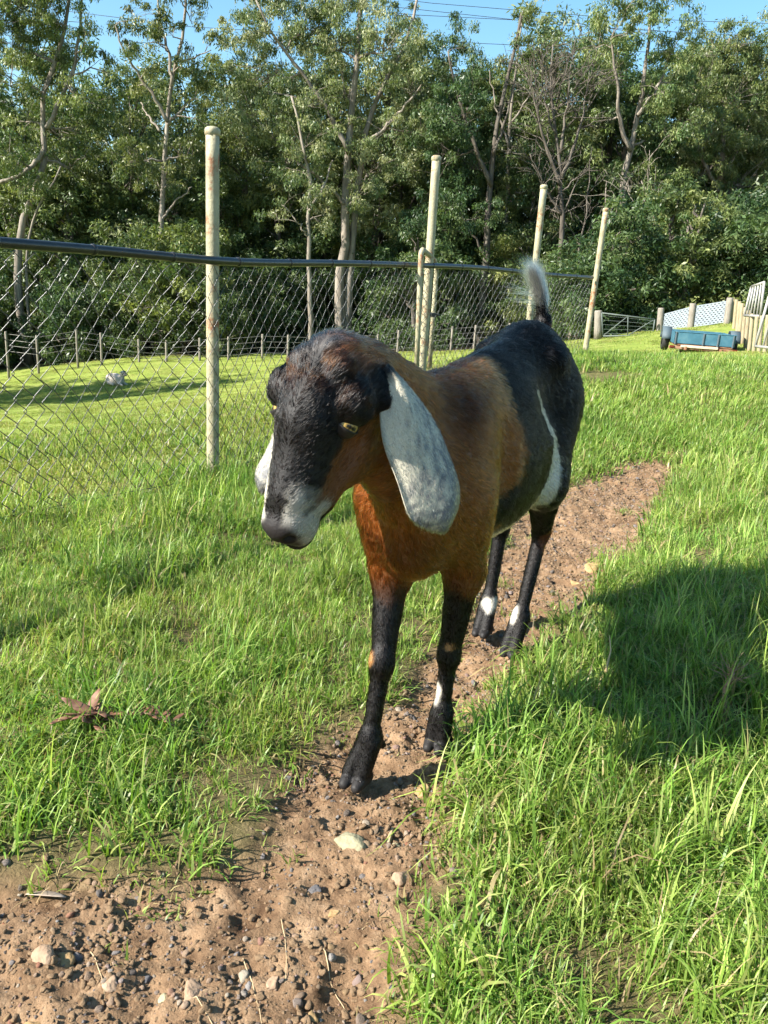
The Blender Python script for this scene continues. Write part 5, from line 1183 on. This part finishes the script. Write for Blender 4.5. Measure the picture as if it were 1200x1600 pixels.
make_tree('gum_tree', 'dense rounded tree in the corner above the white fence', 47, [([(1120, 440), (1122, 340), (1128, 240), (1135, 140), (1140, 60)], .28, .06, .5), ([(1124, 300), (1090, 230), (1075, 170)], .12, .03, -.8), ([(1126, 280), (1165, 210), (1185, 140)], .12, .03, .8)],
    [(1120, 70, 50, 36, 1.0), (1165, 55, 45, 30, 1.0), (1200, 90, 45, 45, 1.0), (1100, 130, 48, 36, 1.0), (1150, 140, 50, 40, 1.0), (1195, 170, 45, 45, 1.0), (1110, 205, 50, 40, 1.0), (1165, 220, 50, 40, 1.0), (1090, 275, 46, 36, 1), (1140, 290, 50, 38, 1), (1190, 280, 45, 45, 1), (1110, 345, 48, 34, 1), (1165, 355, 48, 34, 1), (1230, 60, 40, 60, 1), (1240, 200, 50, 70, 1)], 'olive', 9, per=100)
make_tree('dead_branch_tree', 'low bare tree with pale branches reaching sideways beside the last fence post', 36, [([(905, 430), (930, 412), (965, 392), (1000, 370), (1030, 352), (1062, 352)], .09, .02, .5), ([(960, 395), (975, 360), (995, 330), (1015, 300)], .05, .012, -.4), ([(985, 378), (1010, 380), (1040, 376)], .04, .01, .3), ([(935, 408), (960, 410), (990, 402)], .03, .01, -.3), ([(1000, 368), (1015, 340), (1035, 322)], .03, .01, .2)], [], 'gum', 10, twigs=14)

# generic trees and shrubs for the depth of the wood: built once per kind, then copied
def generic(name, seed, kind, H_, Wd, leaf, per, nb, low=.25, bark=None):
    rng = np.random.default_rng(seed); root = empty(name); mb = MB(); top = np.array([rng.normal(0, .4), rng.normal(0, .4), H_ * .92]); P = limb(mb, rng, (0, 0, -.4), top, H_ * .015 + .05, .03, 8, .10, 9)
    cen, rad = [], []
    for k in range(nb):
        t = low + (1 - low) * ((k + rng.random()) / nb); a = rng.uniform(0, 6.283); pr = math.sin(math.pi * min(1, .18 + .8 * t)) ** .7; r = Wd * pr * rng.uniform(.35, 1.0); c = np.array([r * math.cos(a), r * math.sin(a), H_ * t * rng.uniform(.95, 1.08)])
        i = min(9, max(1, int(9 * (t - .12)))); B = limb(mb, rng, P[i], c - (0, 0, .3), .06, .02, 5, .15, 4); m = 6; q = rng.normal(size=(m, 3)) * [.9, .9, .55] * (.45 + .04 * H_); cen.append(c + q); rad.append(rng.uniform(.4, .8, m) * (.55 + .035 * H_))
    mb.build('trunk', bark or BARKD, root, True); V, Fq, col = leaves(rng, np.concatenate(cen), np.concatenate(rad), per, leaf, .6, PAL[kind]); mesh_obj('crown', V, Fq, LEAF[kind], root, False, col); return root
def copy_tree(src):
    c = src.copy(); COL.objects.link(c)
    for ch in src.children: q = ch.copy(); COL.objects.link(q); q.parent = c
    return c
def scatter_trees(protos, spots, label, cat, group, seed, smin_=.85, smax=1.2):
    rng = np.random.default_rng(seed); used = set()
    for i, (x, y) in enumerate(spots):
        k = i % len(protos); o = protos[k] if k not in used else copy_tree(protos[k]); used.add(k); s_ = rng.uniform(smin_, smax); o.location = (x, y, gz(x, y)); o.rotation_euler = (0, 0, rng.uniform(0, 6.28)); o.scale = (s_ * rng.uniform(.9, 1.15), s_ * rng.uniform(.9, 1.15), s_)
        tag(o, label, cat, group)
def spots(px_list): return [tuple(at(x, 450, Y)[:2]) for x, Y in px_list]
rg = np.random.default_rng(77)
back = [generic('gum_tree', 100 + i, k, 15.5, 3.4, .26, 100, 30) for i, k in enumerate(('olive', 'gum', 'olive', 'deep'))]
L1 = [(x + rg.normal(0, 10), Y + rg.normal(0, 1.2)) for Y, st, of in ((50, 66, 0), (56, 60, 30), (64, 56, 10)) for x in range((-420 if Y < 60 else -120) + of, 1660 if Y < 60 else 1360, st)]
L1 = [(x, Y) for x, Y in L1 if not ((130 < x < 190 or 290 < x < 345))]
scatter_trees(back, spots(L1), 'tall gum tree deep in the wood behind the nearer trees', 'tree', 'trees deep in the wood', 4, .88, 1.14)
low = [generic('gum_tree', 140 + i, k, 10.5, 2.8, .24, 90, 26, .12) for i, k in enumerate(('deep', 'olive'))]
scatter_trees(low, spots([(x + rg.normal(0, 8), 49 + rg.normal(0, 1.5)) for x in (120, 145, 170, 195, 285, 310, 340, 365, 20, 80, 820, 900, 1010)]), 'shorter bushy tree filling the gap under the sky', 'tree', 'shorter trees within the wood', 6, .85, 1.05)
shrubs = [generic('understorey_shrub', 120 + i, k, hh, 1.9, .20, 95, 22, .05) for i, (k, hh) in enumerate((('deep', 4.2), ('deep', 5.5), ('olive', 4.6), ('deep', 3.2)))]
L2 = [(x + rg.normal(0, 9), Y + rg.normal(0, .8)) for Y, st, of in ((41.5, 62, 0), (45, 58, 25), (49, 66, 10), (60, 60, 0)) for x in range((-400 if Y < 44 else -100) + of, 1600 if Y < 44 else 1330, st)]
L2 = [(x, Y) for x, Y in L2 if not (Y < 47 and (455 < x < 600 or 700 < x < 800 or 850 < x < 900 or 225 < x < 275 or 20 < x < 60))]
L2 = [(x, Y - (9.5 if x > 880 and Y < 43 else 5 if x > 900 and Y < 47 else 0)) for x, Y in L2]
scatter_trees(shrubs, spots(L2), 'leafy understorey shrub at the shady foot of the wood', 'shrub', 'understorey shrubs along the wood', 8, .8, 1.35)
# trees standing out of the photo to the left: their shadow lies across the meadow
for k, (x, y, lab) in enumerate(((-16.2, 25.5, 'gum tree on the meadow left of the photo whose shadow reaches the sheep'), (-18.8, 23.0, 'second gum tree on the meadow left of the photo'), (-20.5, 27.5, 'third gum tree on the meadow left of the photo'))):
    o = copy_tree(back[k]); o.location = (x, y, gz(x, y)); o.scale = (.85, .85, .56); tag(o, lab, 'tree', 'trees beside the meadow')
